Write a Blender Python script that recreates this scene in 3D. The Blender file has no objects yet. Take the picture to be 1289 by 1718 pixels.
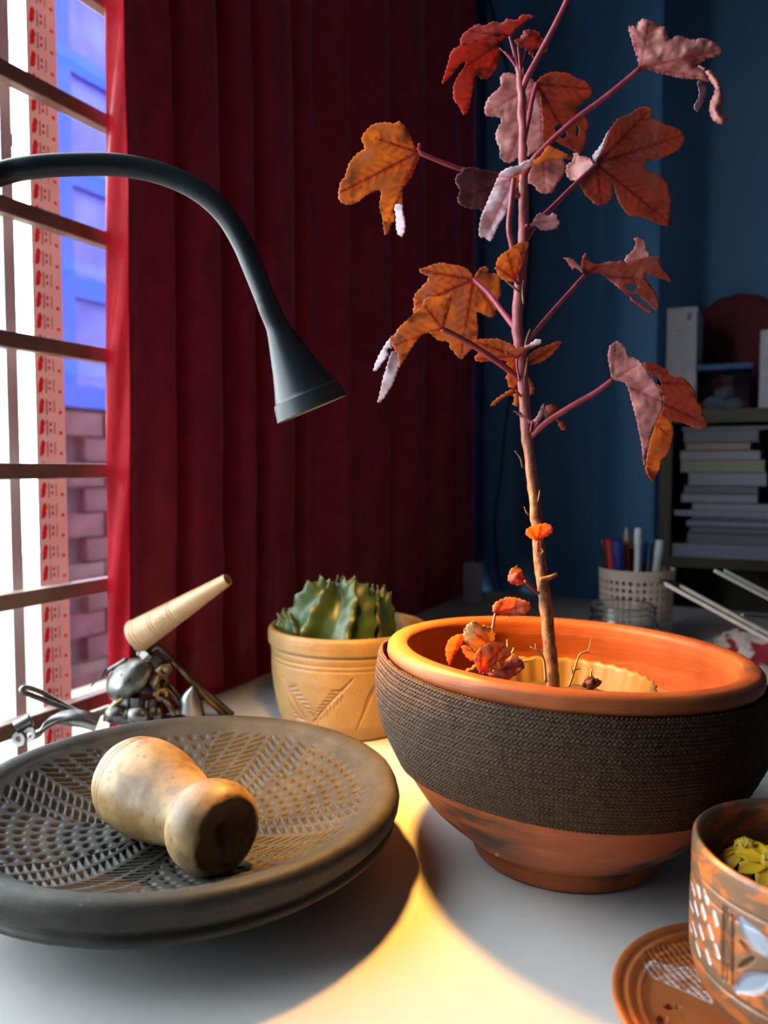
import bpy, bmesh, math, random
import numpy as np
from mathutils import Vector, Matrix, geometry
random.seed(7); RNG = np.random.default_rng(7)
S = bpy.context.scene; COL = S.collection
# ------------------------------------------------------------------ camera
F_PX = 1300.0; YAW = math.radians(26.8); PITCH = math.radians(3.26)
TZ = 0.75                      # height of the table surface
CZ = TZ + 0.32                 # height of the lens
cA, sA, cP, sP = math.cos(YAW), math.sin(YAW), math.cos(PITCH), math.sin(PITCH)
CAM = np.array([0, 0, CZ])
C_R = np.array([cA, sA, 0]); C_F = np.array([-sA*cP, cA*cP, -sP]); C_U = np.array([-sA*sP, cA*sP, cP])
cam_d = bpy.data.cameras.new('camera'); cam = bpy.data.objects.new('camera', cam_d); COL.objects.link(cam)
cam.location = CAM; cam.rotation_euler = (math.pi/2 - PITCH, 0, YAW)
cam_d.sensor_fit = 'VERTICAL'; cam_d.sensor_height = 36; cam_d.lens = F_PX/1718*36
cam_d.clip_start = 0.02; cam_d.clip_end = 60
cam_d.dof.use_dof = True; cam_d.dof.focus_distance = 0.60; cam_d.dof.aperture_fstop = 6.0
S.camera = cam
# ------------------------------------------------------------------ light
world = bpy.data.worlds.new('sky'); S.world = world; world.use_nodes = True
bgn = world.node_tree.nodes['Background']
bgn.inputs[0].default_value = (0.90, 0.96, 1.0, 1); bgn.inputs[1].default_value = 12.5
pd = bpy.data.lights.new('window_portal', 'AREA'); pd.shape = 'RECTANGLE'; pd.size = 2.58; pd.size_y = 1.7
pd.cycles.is_portal = True
po = bpy.data.objects.new('window_portal', pd); COL.objects.link(po)
po.location = (-0.985, 0.69, 1.45); po.rotation_euler = (math.pi/2, 0, -math.pi/2)   # looks along +X
S.view_settings.view_transform = 'Standard'; S.view_settings.look = 'None'
S.view_settings.exposure = 0.0; S.view_settings.gamma = 1.0; S.view_settings.use_curve_mapping = False
S.cycles.max_bounces = 7; S.cycles.diffuse_bounces = 3; S.cycles.glossy_bounces = 3; S.cycles.transparent_max_bounces = 10; S.cycles.caustics_reflective = False
S.cycles.caustics_refractive = False; S.cycles.adaptive_threshold = 0.03; S.cycles.sample_clamp_indirect = 6.0
# ------------------------------------------------------------------ helpers
def P(px, py, d):              # image pixel at a depth d (metres along the lens axis) -> place in the room
    return CAM + d*(C_F + (px-644.5)/F_PX*C_R - (py-859)/F_PX*C_U)
def hit(px, py, axis, val):    # pixel -> place on the plane axis = val
    d = C_F + (px-644.5)/F_PX*C_R - (py-859)/F_PX*C_U
    return CAM + d*((val-CAM[axis])/d[axis])
def G(X, Z, h=0.0):            # ground coordinates right / ahead of the lens, height over the table
    return np.array([X*cA - Z*sA, X*sA + Z*cA, TZ + h])
def empty(name, loc, label=None, cat=None, group=None):
    o = bpy.data.objects.new(name, None); COL.objects.link(o); o.location = Vector(loc)
    o.empty_display_size = 0.02
    return tag(o, label, cat, group)
def tag(o, label=None, cat=None, group=None, kind=None):
    if label: o['label'] = label
    if cat: o['category'] = cat
    if group: o['group'] = group
    if kind: o['kind'] = kind
    return o
def origin_of(p):
    v = Vector((0, 0, 0))
    while p is not None:
        v = v + p.location; p = p.parent
    return v
def mesh(name, V, F, m, parent=None, smooth=True, loc=None, attrs=None, autos=None):
    V = np.asarray(V, float).reshape(-1, 3)
    org = np.array(loc if loc is not None else (0, 0, 0), float)
    off = org if parent is None else np.array(origin_of(parent)) + org*0
    me = bpy.data.meshes.new(name)
    me.from_pydata((V-off).tolist(), [], F.tolist() if isinstance(F, np.ndarray) else F)
    if attrs:
        for k, a in attrs.items():
            a = np.asarray(a, np.float32)
            if a.ndim == 1:
                at = me.attributes.new(k, 'FLOAT', 'POINT'); at.data.foreach_set('value', a)
            else:
                at = me.attributes.new(k, 'FLOAT_COLOR', 'POINT')
                at.data.foreach_set('color', np.c_[a, np.ones(len(a))].astype(np.float32).ravel())
    if m: me.materials.append(m)
    me.polygons.foreach_set('use_smooth', [smooth]*len(me.polygons)); me.update()
    o = bpy.data.objects.new(name, me); COL.objects.link(o)
    if parent is not None: o.parent = parent
    else: o.location = Vector(org)
    if autos is not None and smooth:
        try: me.set_sharp_from_angle(angle=math.radians(autos))
        except Exception: pass
    return o
def join(*parts):              # (V,F) pairs -> one V,F
    Vs, Fs, n = [], [], 0
    for V, F in parts:
        V = np.asarray(V, float).reshape(-1, 3)
        Vs.append(V); Fs += [tuple(int(i)+n for i in f) for f in F]; n += len(V)
    return np.concatenate(Vs), Fs
def box(a, b):
    (x0, y0, z0), (x1, y1, z1) = a, b
    V = [(x0,y0,z0),(x1,y0,z0),(x1,y1,z0),(x0,y1,z0),(x0,y0,z1),(x1,y0,z1),(x1,y1,z1),(x0,y1,z1)]
    return V, [(3,2,1,0),(4,5,6,7),(0,1,5,4),(1,2,6,5),(2,3,7,6),(3,0,4,7)]
def obox(c, ax, ay, az):       # oriented box: centre and three half-axis vectors
    c, ax, ay, az = map(np.array, (c, ax, ay, az))
    V = [c+i*ax+j*ay+k*az for k in (-1, 1) for (i, j) in ((-1,-1),(1,-1),(1,1),(-1,1))]
    return V, [(3,2,1,0),(4,5,6,7),(0,1,5,4),(1,2,6,5),(2,3,7,6),(3,0,4,7)]
def bevel(o, w, seg=2):
    md = o.modifiers.new('bevel', 'BEVEL'); md.width = w; md.segments = seg; md.limit_method = 'ANGLE'; return o
def gridfaces(nu, nv, wrapu):  # index = v*nu + u
    i, j = np.meshgrid(np.arange(nu if wrapu else nu-1), np.arange(nv-1))
    i = i.ravel(); j = j.ravel(); i2 = (i+1) % nu
    return np.stack([j*nu+i, j*nu+i2, (j+1)*nu+i2, (j+1)*nu+i], 1)
def resample(prof, n=None, step=None, smooth=0):
    p = np.array(prof, float)
    if smooth: p = catmull(p, smooth)
    d = np.r_[0, np.cumsum(np.linalg.norm(np.diff(p, axis=0), axis=1))]
    if n is None: n = max(2, int(d[-1]/step)+1)
    t = np.linspace(0, d[-1], n)
    return np.stack([np.interp(t, d, p[:, k]) for k in range(p.shape[1])], 1)
def catmull(p, n=6, closed=False):
    p = np.array(p, float); out = []
    N = len(p); rng = range(N if closed else N-1)
    for i in rng:
        if closed: a, b, c, d = p[i-1], p[i], p[(i+1) % N], p[(i+2) % N]
        else: a, b, c, d = p[max(i-1, 0)], p[i], p[i+1], p[min(i+2, N-1)]
        for t in np.linspace(0, 1, n, endpoint=False):
            out.append(0.5*(2*b + (c-a)*t + (2*a-5*b+4*c-d)*t*t + (3*b-a-3*c+d)*t**3))
    if not closed: out.append(p[-1])
    return np.array(out)
def frame_of(axis):
    z = np.array(axis, float); z /= np.linalg.norm(z)
    x = np.cross(z, (0, 0, 1.0))
    if np.linalg.norm(x) < 1e-4: x = np.array((1.0, 0, 0))
    x /= np.linalg.norm(x); y = np.cross(z, x)
    return x, y, z
def lathe(prof, n, base=(0, 0, 0), axis=(0, 0, 1), disp=None):
    p = np.array(prof, float); th = np.linspace(0, 2*np.pi, n, endpoint=False)
    T, R = np.meshgrid(th, p[:, 0]); _, Hh = np.meshgrid(th, p[:, 1])
    if disp is not None:
        dR, dH = disp(T, R, Hh); R = R+dR; Hh = Hh+dH
    x, y, z = frame_of(axis) if tuple(axis) != (0, 0, 1) else (np.array((1., 0, 0)), np.array((0, 1., 0)), np.array((0, 0, 1.)))
    V = np.array(base) + (R*np.cos(T))[..., None]*x + (R*np.sin(T))[..., None]*y + Hh[..., None]*z
    return V.reshape(-1, 3), gridfaces(n, len(p), True)
def tube(pts, rad, n=10, cap=True, smooth=0):
    p = np.array(pts, float); r = np.broadcast_to(np.array(rad, float), (len(p),)).copy()
    if smooth:
        q = catmull(np.c_[p, r], smooth); p, r = q[:, :3], np.maximum(q[:, 3], 1e-5)
    t = np.gradient(p, axis=0); t /= np.maximum(np.linalg.norm(t, axis=1), 1e-9)[:, None]
    x = np.cross(t[0], (0.13, 0.21, 1.0)); x /= np.linalg.norm(x); V = []
    for k in range(len(p)):
        x = x - t[k]*np.dot(x, t[k]); x /= np.linalg.norm(x); y = np.cross(t[k], x)
        a = np.linspace(0, 2*np.pi, n, endpoint=False)
        V.append(p[k] + r[k]*(np.cos(a)[:, None]*x + np.sin(a)[:, None]*y))
    V = np.concatenate(V); Fs = [tuple(f) for f in gridfaces(n, len(p), True)]
    if cap:
        Fs.append(tuple(range(n-1, -1, -1))); Fs.append(tuple(range((len(p)-1)*n, len(p)*n)))
    return V, Fs
def strip(pts, widths, wdir, thick):   # flat metal band along a path
    p = np.array(pts, float); t = np.gradient(p, axis=0); t /= np.linalg.norm(t, axis=1)[:, None]
    V = []
    for k in range(len(p)):
        w = np.array(wdir, float); w -= t[k]*np.dot(w, t[k]); w /= np.linalg.norm(w); nn = np.cross(t[k], w)
        for i, j in ((-1, -1), (1, -1), (1, 1), (-1, 1)): V.append(p[k]+i*w*widths[k]/2+j*nn*thick/2)
    Fs = [tuple(f) for f in gridfaces(4, len(p), True)]+[(3, 2, 1, 0), tuple(4*(len(p)-1)+i for i in range(4))]
    return np.array(V), Fs
def vnoise(p, scale, seed=0):  # smooth value noise on N x 3 points
    q = np.asarray(p, float)*scale + seed*17.31
    i = np.floor(q).astype(int); f = q-i; f = f*f*(3-2*f)
    def hsh(a, b, c):
        h = (a*374761393 + b*668265263 + c*2147483647 + seed*1274126177) & 0xffffffff
        h = ((h ^ (h >> 13))*1274126177) & 0xffffffff
        return ((h ^ (h >> 16)) & 0xffff)/65535.0
    r = 0
    for dx in (0, 1):
        for dy in (0, 1):
            for dz in (0, 1):
                w = (f[:, 0] if dx else 1-f[:, 0])*(f[:, 1] if dy else 1-f[:, 1])*(f[:, 2] if dz else 1-f[:, 2])
                r = r + w*hsh(i[:, 0]+dx, i[:, 1]+dy, i[:, 2]+dz)
    return r
def fbm(p, scale, oct=3, seed=0):
    return sum(vnoise(p, scale*2**k, seed+k)/2**k for k in range(oct))/sum(1/2**k for k in range(oct))
# ------------------------------------------------------------------ materials
class NT:
    def __init__(s, name):
        s.m = bpy.data.materials.new(name); s.m.use_nodes = True; s.t = s.m.node_tree; s.t.nodes.clear()
        s.out = s.n('ShaderNodeOutputMaterial')
    def n(s, kind, **kw):
        nd = s.t.nodes.new(kind)
        for k, v in kw.items(): setattr(nd, k, v)
        return nd
    def l(s, a, b): s.t.links.new(a, b)
    def coords(s, scale=(1, 1, 1)):
        tc = s.n('ShaderNodeTexCoord'); mp = s.n('ShaderNodeMapping'); mp.inputs['Scale'].default_value = scale
        s.l(tc.outputs['Object'], mp.inputs[0]); return mp.outputs[0]
    def noise(s, scale, vec=None, detail=4, rough=0.6, dist=0.0):
        nd = s.n('ShaderNodeTexNoise'); nd.inputs['Scale'].default_value = scale; nd.inputs['Detail'].default_value = detail
        nd.inputs['Roughness'].default_value = rough; nd.inputs['Distortion'].default_value = dist
        s.l(vec if vec is not None else s.coords(), nd.inputs['Vector']); return nd.outputs[0]
    def ramp(s, fac, stops):
        r = s.n('ShaderNodeValToRGB'); e = r.color_ramp.elements
        while len(e) < len(stops): e.new(0.5)
        for k, (p, c) in enumerate(stops): e[k].position = p; e[k].color = (*c, 1) if len(c) == 3 else c
        s.l(fac, r.inputs[0]); return r.outputs[0]
    def mix(s, fac, a, b, mode='MIX'):
        m = s.n('ShaderNodeMix', data_type='RGBA', blend_type=mode)
        for sock, v in ((m.inputs[0], fac), (m.inputs[6], a), (m.inputs[7], b)):
            if isinstance(v, (int, float)): sock.default_value = v
            elif isinstance(v, tuple): sock.default_value = (*v, 1) if len(v) == 3 else v
            else: s.l(v, sock)
        return m.outputs[2]
    def attr(s, name):
        a = s.n('ShaderNodeAttribute'); a.attribute_name = name; return a
    def math(s, op, a, b=None):
        m = s.n('ShaderNodeMath', operation=op)
        for i, v in enumerate((a, b)):
            if v is None: continue
            if isinstance(v, (int, float)): m.inputs[i].default_value = v
            else: s.l(v, m.inputs[i])
        return m.outputs[0]
    def bump(s, h, strength=0.3, dist=0.001, prev=None):
        b = s.n('ShaderNodeBump'); b.inputs['Strength'].default_value = strength; b.inputs['Distance'].default_value = dist
        s.l(h, b.inputs['Height'])
        if prev is not None: s.l(prev, b.inputs['Normal'])
        return b.outputs[0]
    def princ(s, base, rough=0.5, spec=0.5, metal=0.0, normal=None, **kw):
        p = s.n('ShaderNodeBsdfPrincipled')
        def put(k, v):
            if isinstance(v, (int, float)): p.inputs[k].default_value = v
            elif isinstance(v, tuple): p.inputs[k].default_value = (*v, 1) if len(v) == 3 else v
            else: s.l(v, p.inputs[k])
        put('Base Color', base); put('Roughness', rough); put('Specular IOR Level', spec); put('Metallic', metal)
        for k, v in kw.items(): put(k.replace('_', ' '), v)
        if normal is not None: s.l(normal, p.inputs['Normal'])
        return p.outputs[0]
    def done(s, sh):
        s.l(sh, s.out.inputs[0]); return s.m
def simple(name, base, rough=0.5, spec=0.5, metal=0.0, var=0.12, scale=40, bump=0.0, bscale=300, **kw):
    t = NT(name); dark = tuple(c*(1-var) for c in base); lite = tuple(min(1, c*(1+var)) for c in base)
    col = t.ramp(t.noise(scale), [(0.3, dark), (0.7, lite)])
    nm = t.bump(t.noise(bscale), bump, 0.001) if bump else None
    return t.done(t.princ(col, rough, spec, metal, nm, **kw))
# ================================================================== the setting
XW = -0.80                                        # inner face of the window wall
Y0, Y1, WZ0, WZ1 = -0.60, 1.98, 0.60, 2.30        # window opening
def paint(name, base, var=0.05):
    t = NT(name); v = t.coords()
    col = t.ramp(t.noise(3, v), [(0.3, tuple(c*(1-var) for c in base)), (0.7, tuple(c*(1+var) for c in base))])
    return t.done(t.princ(col, 0.62, 0.35, 0, t.bump(t.noise(180, v), 0.15, 0.001)))
M_BLUE = paint('blue_wall_paint', (0.075, 0.19, 0.36)); M_CEIL = paint('ceiling_paint', (0.40, 0.42, 0.45))
M_FLOOR = simple('floor_cement', (0.10, 0.085, 0.075), 0.5, scale=6)
M_WALLO = paint('side_wall_paint', (0.09, 0.125, 0.18))
def struct(name, vf, m, parent=None, **kw):
    o = mesh(name, vf[0], vf[1], m, parent, smooth=False, **kw)
    return tag(o, kind='structure') if parent is None else o
struct('floor', box((-1.0, -2.0, -0.1), (2.3, 2.4, 0.0)), M_FLOOR)
struct('ceiling', box((-1.0, -2.0, 2.7), (2.3, 2.4, 2.8)), M_CEIL)
struct('wall_back', box((-1.0, 2.25, 0), (2.3, 2.4, 2.7)), M_BLUE)
struct('wall_right', box((2.2, -2.0, 0), (2.3, 2.25, 2.7)), M_WALLO)
struct('wall_front', box((-1.0, -2.1, 0), (2.3, -2.0, 2.7)), M_WALLO)
wl = struct('wall_left', join(box((-1.0, -2.0, 0), (XW, Y0, 2.7)), box((-1.0, Y1, 0), (XW, 2.25, 2.7)),
                              box((-1.0, Y0, 0), (XW, Y1, WZ0)), box((-1.0, Y0, WZ1), (XW, Y1, 2.7))), M_WALLO)
# window: white aluminium frame, mullion, panes
M_ALU = simple('white_aluminium', (0.62, 0.74, 0.80), 0.45, 0.4, var=0.03)
M_BLACK = simple('black_plastic', (0.012, 0.012, 0.014), 0.4, 0.4)
def glass_sheet(name, tint=(0.97, 1, 1)):
    t = NT(name); tr = t.n('ShaderNodeBsdfTransparent'); tr.inputs[0].default_value = (*tint, 1)
    gl = t.n('ShaderNodeBsdfGlossy'); gl.inputs['Roughness'].default_value = 0.02
    lw = t.n('ShaderNodeLayerWeight'); fz = t.math('ADD', t.math('MULTIPLY', t.math('POWER', lw.outputs['Facing'], 5.0), 0.9), 0.04)
    mx = t.n('ShaderNodeMixShader'); t.l(fz, mx.inputs[0]); t.l(tr.outputs[0], mx.inputs[1]); t.l(gl.outputs[0], mx.inputs[2])
    return t.done(mx.outputs[0])
M_PANE = glass_sheet('window_glass')
win = tag(empty('window_1', (-0.86, 0.69, WZ0)), kind='structure')
fx0, fx1 = -0.885, -0.845
for vf in (box((fx0, Y0, WZ0), (fx1, Y0+0.045, WZ1)), box((fx0, Y1-0.03, WZ0), (fx1, Y1, WZ1)),
           box((fx0, Y0+0.045, WZ0), (fx1, Y1-0.03, WZ0+0.04)), box((fx0, Y0+0.045, WZ1-0.04), (fx1, Y1-0.03, WZ1))):
    mesh('window_frame', *vf, M_ALU, win, smooth=False)
post = mesh('mullion', *join(box((-0.875, 0.639, WZ0+0.04), (-0.835, 0.6545, WZ1-0.04)), box((-0.868, 0.6545, WZ0+0.04), (-0.845, 0.660, WZ1-0.04)),
            box((-0.87, 0.660, WZ0+0.04), (-0.852, 0.666, WZ1-0.04))), M_ALU, win, smooth=False)
mesh('latch', *join(box((-0.8445, 0.6545, 1.44), (-0.8415, 0.6585, 1.57)), box((-0.8445, 0.6545, 1.46), (-0.838, 0.6585, 1.475))), M_BLACK, post, smooth=False)
for y0, y1 in ((Y0+0.045, 0.642), (0.664, Y1-0.03)):
    mesh('pane', *box((-0.862, y0, WZ0+0.04), (-0.858, y1, WZ1-0.04)), M_PANE, win, smooth=False)
# burglar bars: each bar a part of one grille
M_BAR = simple('brown_bar_paint', (0.25, 0.135, 0.10), 0.42, 0.5, var=0.25, scale=30, bump=0.25, bscale=120)
gr = empty('window_grille', (-0.79, 0.69, WZ0), 'brown painted iron burglar bars across the inside of the window', 'window bars')
zb = [0.617+0.1497*k for k in range(11)]
for z in zb:
    bevel(mesh('bar', *box((-0.797, Y0-0.03, z-0.0095), (-0.779, Y1+0.012, z+0.0095)), M_BAR, gr, smooth=False), 0.002)
for y in (Y0+0.1, -0.12):
    mesh('upright', *box((-0.7795, y, 0.56), (-0.7745, y+0.02, 2.2)), M_BAR, gr, smooth=False)
mesh('upright', *box((-0.7795, 1.86, 0.56), (-0.7745, 1.88, 2.2)), M_BAR, gr, smooth=False)
# printed strip stuck to the pane
nu, nv = 40, 2100
u = np.linspace(0, 1, nu); v = np.linspace(0, 1, nv); zz = 0.70+v*1.50; L = 0.0274
U, ZZ = np.meshgrid(u, zz); ph = ((ZZ-0.70) % L)/L
c = np.tile(np.array([0.72, 0.60, 0.55]), (nv, nu, 1))
def blob(u0, p0, ru, rp): return (((U-u0)/ru)**2+((ph-p0)/rp)**2) < 1
for msk, colr in ((blob(.19, .36, .075, .26), (.62, .05, .05)), (blob(.22, .62, .07, .2), (.62, .05, .05)),
                  (blob(.15, .15, .05, .08), (.62, .05, .05)), ((abs(U-.37) < .035) & (abs(ph-.42) < .36), (.30, .27, .28)),
                  (blob(.49, .30, .045, .1), (.60, .12, .11)), (blob(.49, .6, .045, .1), (.60, .12, .11)),
                  ((abs(U-.63) < .03) & (abs(ph-.45) < .3), (.36, .38, .24)), (blob(.84, .2, .06, .09), (.60, .12, .10))):
    c[msk] = colr
V = np.stack([np.full_like(U, -0.8565), 0.6965+U*0.046, ZZ], -1).reshape(-1, 3)
t = NT('printed_strip'); a = t.attr('print').outputs[0]
d = t.n('ShaderNodeBsdfDiffuse'); t.l(a, d.inputs[0]); tr = t.n('ShaderNodeBsdfTranslucent'); t.l(a, tr.inputs[0])
mx = t.n('ShaderNodeMixShader'); mx.inputs[0].default_value = 0.20; t.l(d.outputs[0], mx.inputs[1]); t.l(tr.outputs[0], mx.inputs[2])
M_STRIP = t.done(mx.outputs[0])
o = mesh('printed_strip', V, gridfaces(nu, nv, False), M_STRIP, attrs={'print': c.reshape(-1, 3)}, loc=(-0.8565, 0.72, 0.70))
tag(o, 'long pink paper strip printed with red marks stuck upright on the window', 'paper strip')
md = o.modifiers.new('thick', 'SOLIDIFY'); md.thickness = 0.0004
# the house next door, seen through the pane
M_HB = simple('blue_shutter_paint', (0.004, 0.024, 0.17), 0.6, 0.05, var=0.1, scale=3)
M_HP = simple('pane_reflection_tint', (0.028, 0.034, 0.17), 0.5, 0.05, var=0.4, scale=4)  # lavender reflections painted into the pane colour
M_BRK = simple('weathered_brick', (0.026, 0.010, 0.016), 0.8, 0.1, var=0.7, scale=7, bump=0.4, bscale=30)
M_MORT = simple('brick_mortar', (0.012, 0.009, 0.016), 0.9, 0.2)
hx, hy = -3.0, 2.56
hs = empty('neighbour_house', (hx, hy, 0), 'blue shuttered brick house seen through the window behind the printed strip', 'house')
mesh('wall', *join(box((hx-0.075, hy, 0), (hx-0.03, 5.6, 1.36)), box((hx-0.075, hy, 1.36), (hx-0.06, 5.6, 4.2))), M_MORT, hs, smooth=False)
bv, bf = box((-0.04, -0.12, -0.055), (0.04, 0.12, 0.055)); bm_ = None
for r in range(11):
    for k in range(6):
        y = hy+0.13+k*0.255+(0.127 if r % 2 else 0)
        if bm_ is None:
            ob = mesh('brick', np.array(bv)+np.array((hx-0.02, y, 0.06+r*0.122)), bf, M_BRK, hs, smooth=False); bm_ = (ob, y, r)
        else:
            ob = bm_[0].copy(); COL.objects.link(ob); ob.parent = hs
            ob.location = (random.uniform(-.008, .008), y-bm_[1], (r-bm_[2])*0.122)
shut = mesh('shutter', *join(*[box((hx-0.06, hy+k*0.62, 1.36), (hx+0.02, hy+k*0.62+0.10, 4.2)) for k in range(5)],
            *[box((hx-0.06, hy, 1.36+k*0.52), (hx+0.015, 5.1, 1.36+k*0.52+0.10)) for k in range(6)]), M_HB, hs, smooth=False)
for k in range(4):
    for r in range(5):
        mesh('pane', *box((hx-0.055, hy+0.10+k*0.62, 1.46+r*0.52), (hx-0.02, hy+0.62+k*0.62, 1.88+r*0.52)), M_HP, shut, smooth=False)
struct('ground', box((-9, -6, -0.3), (-1.0, 9, -0.1)), simple('yard_earth', (0.22, 0.17, 0.12), 0.9))

# ------------------------------------------------------------------ red curtain
def satin(name, dark, lite, trans, tcol, sheen=0.45, pat=13, spec=0.35):
    t = NT(name); v = t.coords((1, 1, 0.7))
    w = t.n('ShaderNodeTexVoronoi'); w.inputs['Scale'].default_value = pat; w.feature = 'SMOOTH_F1'
    nz = t.noise(pat*0.7, v, 3, 0.6, 1.5); vv = t.mix(0.12, v, nz, 'ADD'); t.l(vv, w.inputs['Vector'])
    fig = t.ramp(w.outputs[0], [(0.28, (0, 0, 0)), (0.40, (1, 1, 1)), (0.52, (1, 1, 1)), (0.64, (0.1, 0.1, 0.1))])
    fig2 = t.ramp(t.noise(pat*1.6, v, 2, 0.5, 2.5), [(0.47, (0, 0, 0)), (0.53, (1, 1, 1))])
    fg = t.mix(0.5, fig, fig2)
    col = t.mix(fg, dark, lite)
    weave = t.noise(900, t.coords((1, 1, 3)), 1)
    nm = t.bump(fg, 0.16, 0.0012, t.bump(weave, 0.08, 0.0006))
    rg = t.n('ShaderNodeMapRange'); rg.inputs[3].default_value = 0.50; rg.inputs[4].default_value = 0.34; t.l(fg, rg.inputs[0])
    p = t.princ(col, rg.outputs[0], spec, 0, nm, Sheen_Weight=sheen, Sheen_Roughness=0.4, Sheen_Tint=(0.80, 0.33, 0.45))
    tr = t.n('ShaderNodeBsdfTranslucent'); tr.inputs[0].default_value = (*tcol, 1)
    mx = t.n('ShaderNodeMixShader'); mx.inputs[0].default_value = trans; t.l(p, mx.inputs[1]); t.l(tr.outputs[0], mx.inputs[2])
    return t.done(mx.outputs[0])
M_CURT = satin('maroon_satin', (0.31, 0.017, 0.046), (0.42, 0.024, 0.062), 0.035, (0.5, 0.01, 0.02))
M_HEM = satin('thin_red_satin', (0.34, 0.005, 0.014), (0.42, 0.007, 0.018), 0.16, (0.60, 0.006, 0.02), 0.0, 13, 0.05)
def fold_curve(keys):          # keys: (y, offset) crests and creases, smoothly joined
    k = np.array(keys); return lambda y: np.interp(y, catmull(k, 12)[:, 0], catmull(k, 12)[:, 1])
fc = fold_curve([(0.722, .004), (0.76, -.004), (0.80, .006), (0.819, -.020), (0.835, .008), (0.88, .012), (0.912, -.006), (0.923, -.024), (0.937, .006),
                 (0.965, .012), (0.992, -.022), (1.01, .010), (1.06, .014), (1.105, 0), (1.124, -.026), (1.15, .004), (1.20, -.012), (1.25, .018), (1.29, -.004),
                 (1.34, -.022), (1.40, .010), (1.45, .008), (1.487, -.028), (1.53, .010), (1.60, .016), (1.66, -.006), (1.704, -.030), (1.75, .010),
                 (1.82, .014), (1.87, -.024), (1.91, .008), (1.96, .006), (1.985, -.02)])
nz_, ny_ = 150, 420
ys = np.linspace(0.722, 1.985, ny_); zs = np.linspace(0.42, 2.42, nz_)
Y, Z = np.meshgrid(ys, zs); pts = np.stack([Y*1.0, Z*0.35, Z*0], -1).reshape(-1, 3)
amp = np.clip(1.15-0.25*(Z-0.7), 0.6, 1.3)
wob = (fbm(pts, 4.0, 2, 3).reshape(Y.shape)-0.5)*0.03
crk = (fbm(np.stack([Y, Z*0.9, Z*0], -1).reshape(-1, 3), 16, 3, 9).reshape(Y.shape)-0.5)*0.012*np.clip(1.6-Z, 0.2, 1)
X = -0.733 + fc(Y+wob*np.clip((Y-0.74)*6, 0, 1))*amp*1.55 + crk*np.clip((Y-0.73)*20, 0, 1)
X = np.clip(X, -0.770, np.where(Z < 0.79, -0.706, np.where(Z < 0.86, -0.706+(Z-.79)*.45, -0.672)))
Yd = Y + 0.014*np.sin((Z-0.8)*2.4)*np.clip((2.0-Y)/1.3, 0, 1) - np.clip(0.83-Z, 0, 0.3)*0.5*np.clip((Y-1.7)/0.28, 0, 1)
cur = empty('red_curtain', (-0.737, 1.35, 0.42), 'dark red patterned satin curtain hanging in folds over the window', 'curtain')
o = mesh('drape', np.stack([X, Yd, Z], -1).reshape(-1, 3), gridfaces(ny_, nz_, False), M_CURT, cur)
md = o.modifiers.new('thick', 'SOLIDIFY'); md.thickness = 0.0018; md.offset = -1
# turned-back edge of the curtain, one thin layer
nh = 16; q = np.linspace(0, 1, nh); Q, Z2 = np.meshgrid(q, zs)
edge_x = np.interp(Z2, zs, X[:, 0]); edge_y = np.interp(Z2, zs, Yd[:, 0])
HX = edge_x - 0.038*Q - 0.004*np.sin(Z2*6)*Q; HX = np.maximum(HX, -0.7765); HY = edge_y - 0.002*np.sin(Q*3.1)+0.004*Q*np.sin(Z2*5)+0.0035*np.sin(Z2*23+Q*4)*np.sin(Q*3.1)
o = mesh('hem', np.stack([HX, HY, Z2], -1).reshape(-1, 3), gridfaces(nh, nz_, False), M_HEM, cur); o['label'] = 'bright red turned-back edge'
md = o.modifiers.new('thick', 'SOLIDIFY'); md.thickness = 0.0008
rod = mesh('curtain_rod', *tube([(-0.737, -0.75, 2.44), (-0.737, 2.22, 2.44)], 0.011, 12), simple('rod_metal', (0.2, 0.2, 0.2), 0.3, metal=1), loc=(-0.737, 0.7, 2.44))
tag(rod, 'round metal rod above the window that carries the red curtain', 'curtain rod')
# ------------------------------------------------------------------ blue curtain
t = NT('blue_curtain_cloth'); v = t.coords()
M_BCUR = t.done(t.princ(t.ramp(t.noise(5, v), [(.3, (0.065, 0.24, 0.52)), (.7, (0.08, 0.28, 0.58))]), 0.5, 0.35, 0, t.bump(t.noise(600, v, 1), .05, .0005), Sheen_Weight=0.2))
xs = np.linspace(-0.700, -0.262, 220); zs2 = np.linspace(0.30, 2.5, 40); Xb, Zb = np.meshgrid(xs, zs2)
Yb = 1.99 + 0.012*np.sin((Xb+0.02*np.sin(Zb*1.5))*30+0.6) + 0.004*np.sin(Xb*61+1.0+Zb*0.3)
o = mesh('blue_curtain', np.stack([Xb, Yb, Zb], -1).reshape(-1, 3), gridfaces(220, 40, False), M_BCUR, loc=(-0.5, 1.99, 0.30))
md = o.modifiers.new('thick', 'SOLIDIFY'); md.thickness = 0.0015
tag(o, 'plain blue curtain hanging behind the table beside the bookcase', 'curtain')
rod = mesh('curtain_rod', *tube([(-0.79, 1.99, 2.52), (-0.2, 1.99, 2.52)], 0.009, 12), bpy.data.materials['rod_metal'], loc=(-0.5, 1.99, 2.52))
tag(rod, 'short metal rod above the blue curtain', 'curtain rod')
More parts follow.
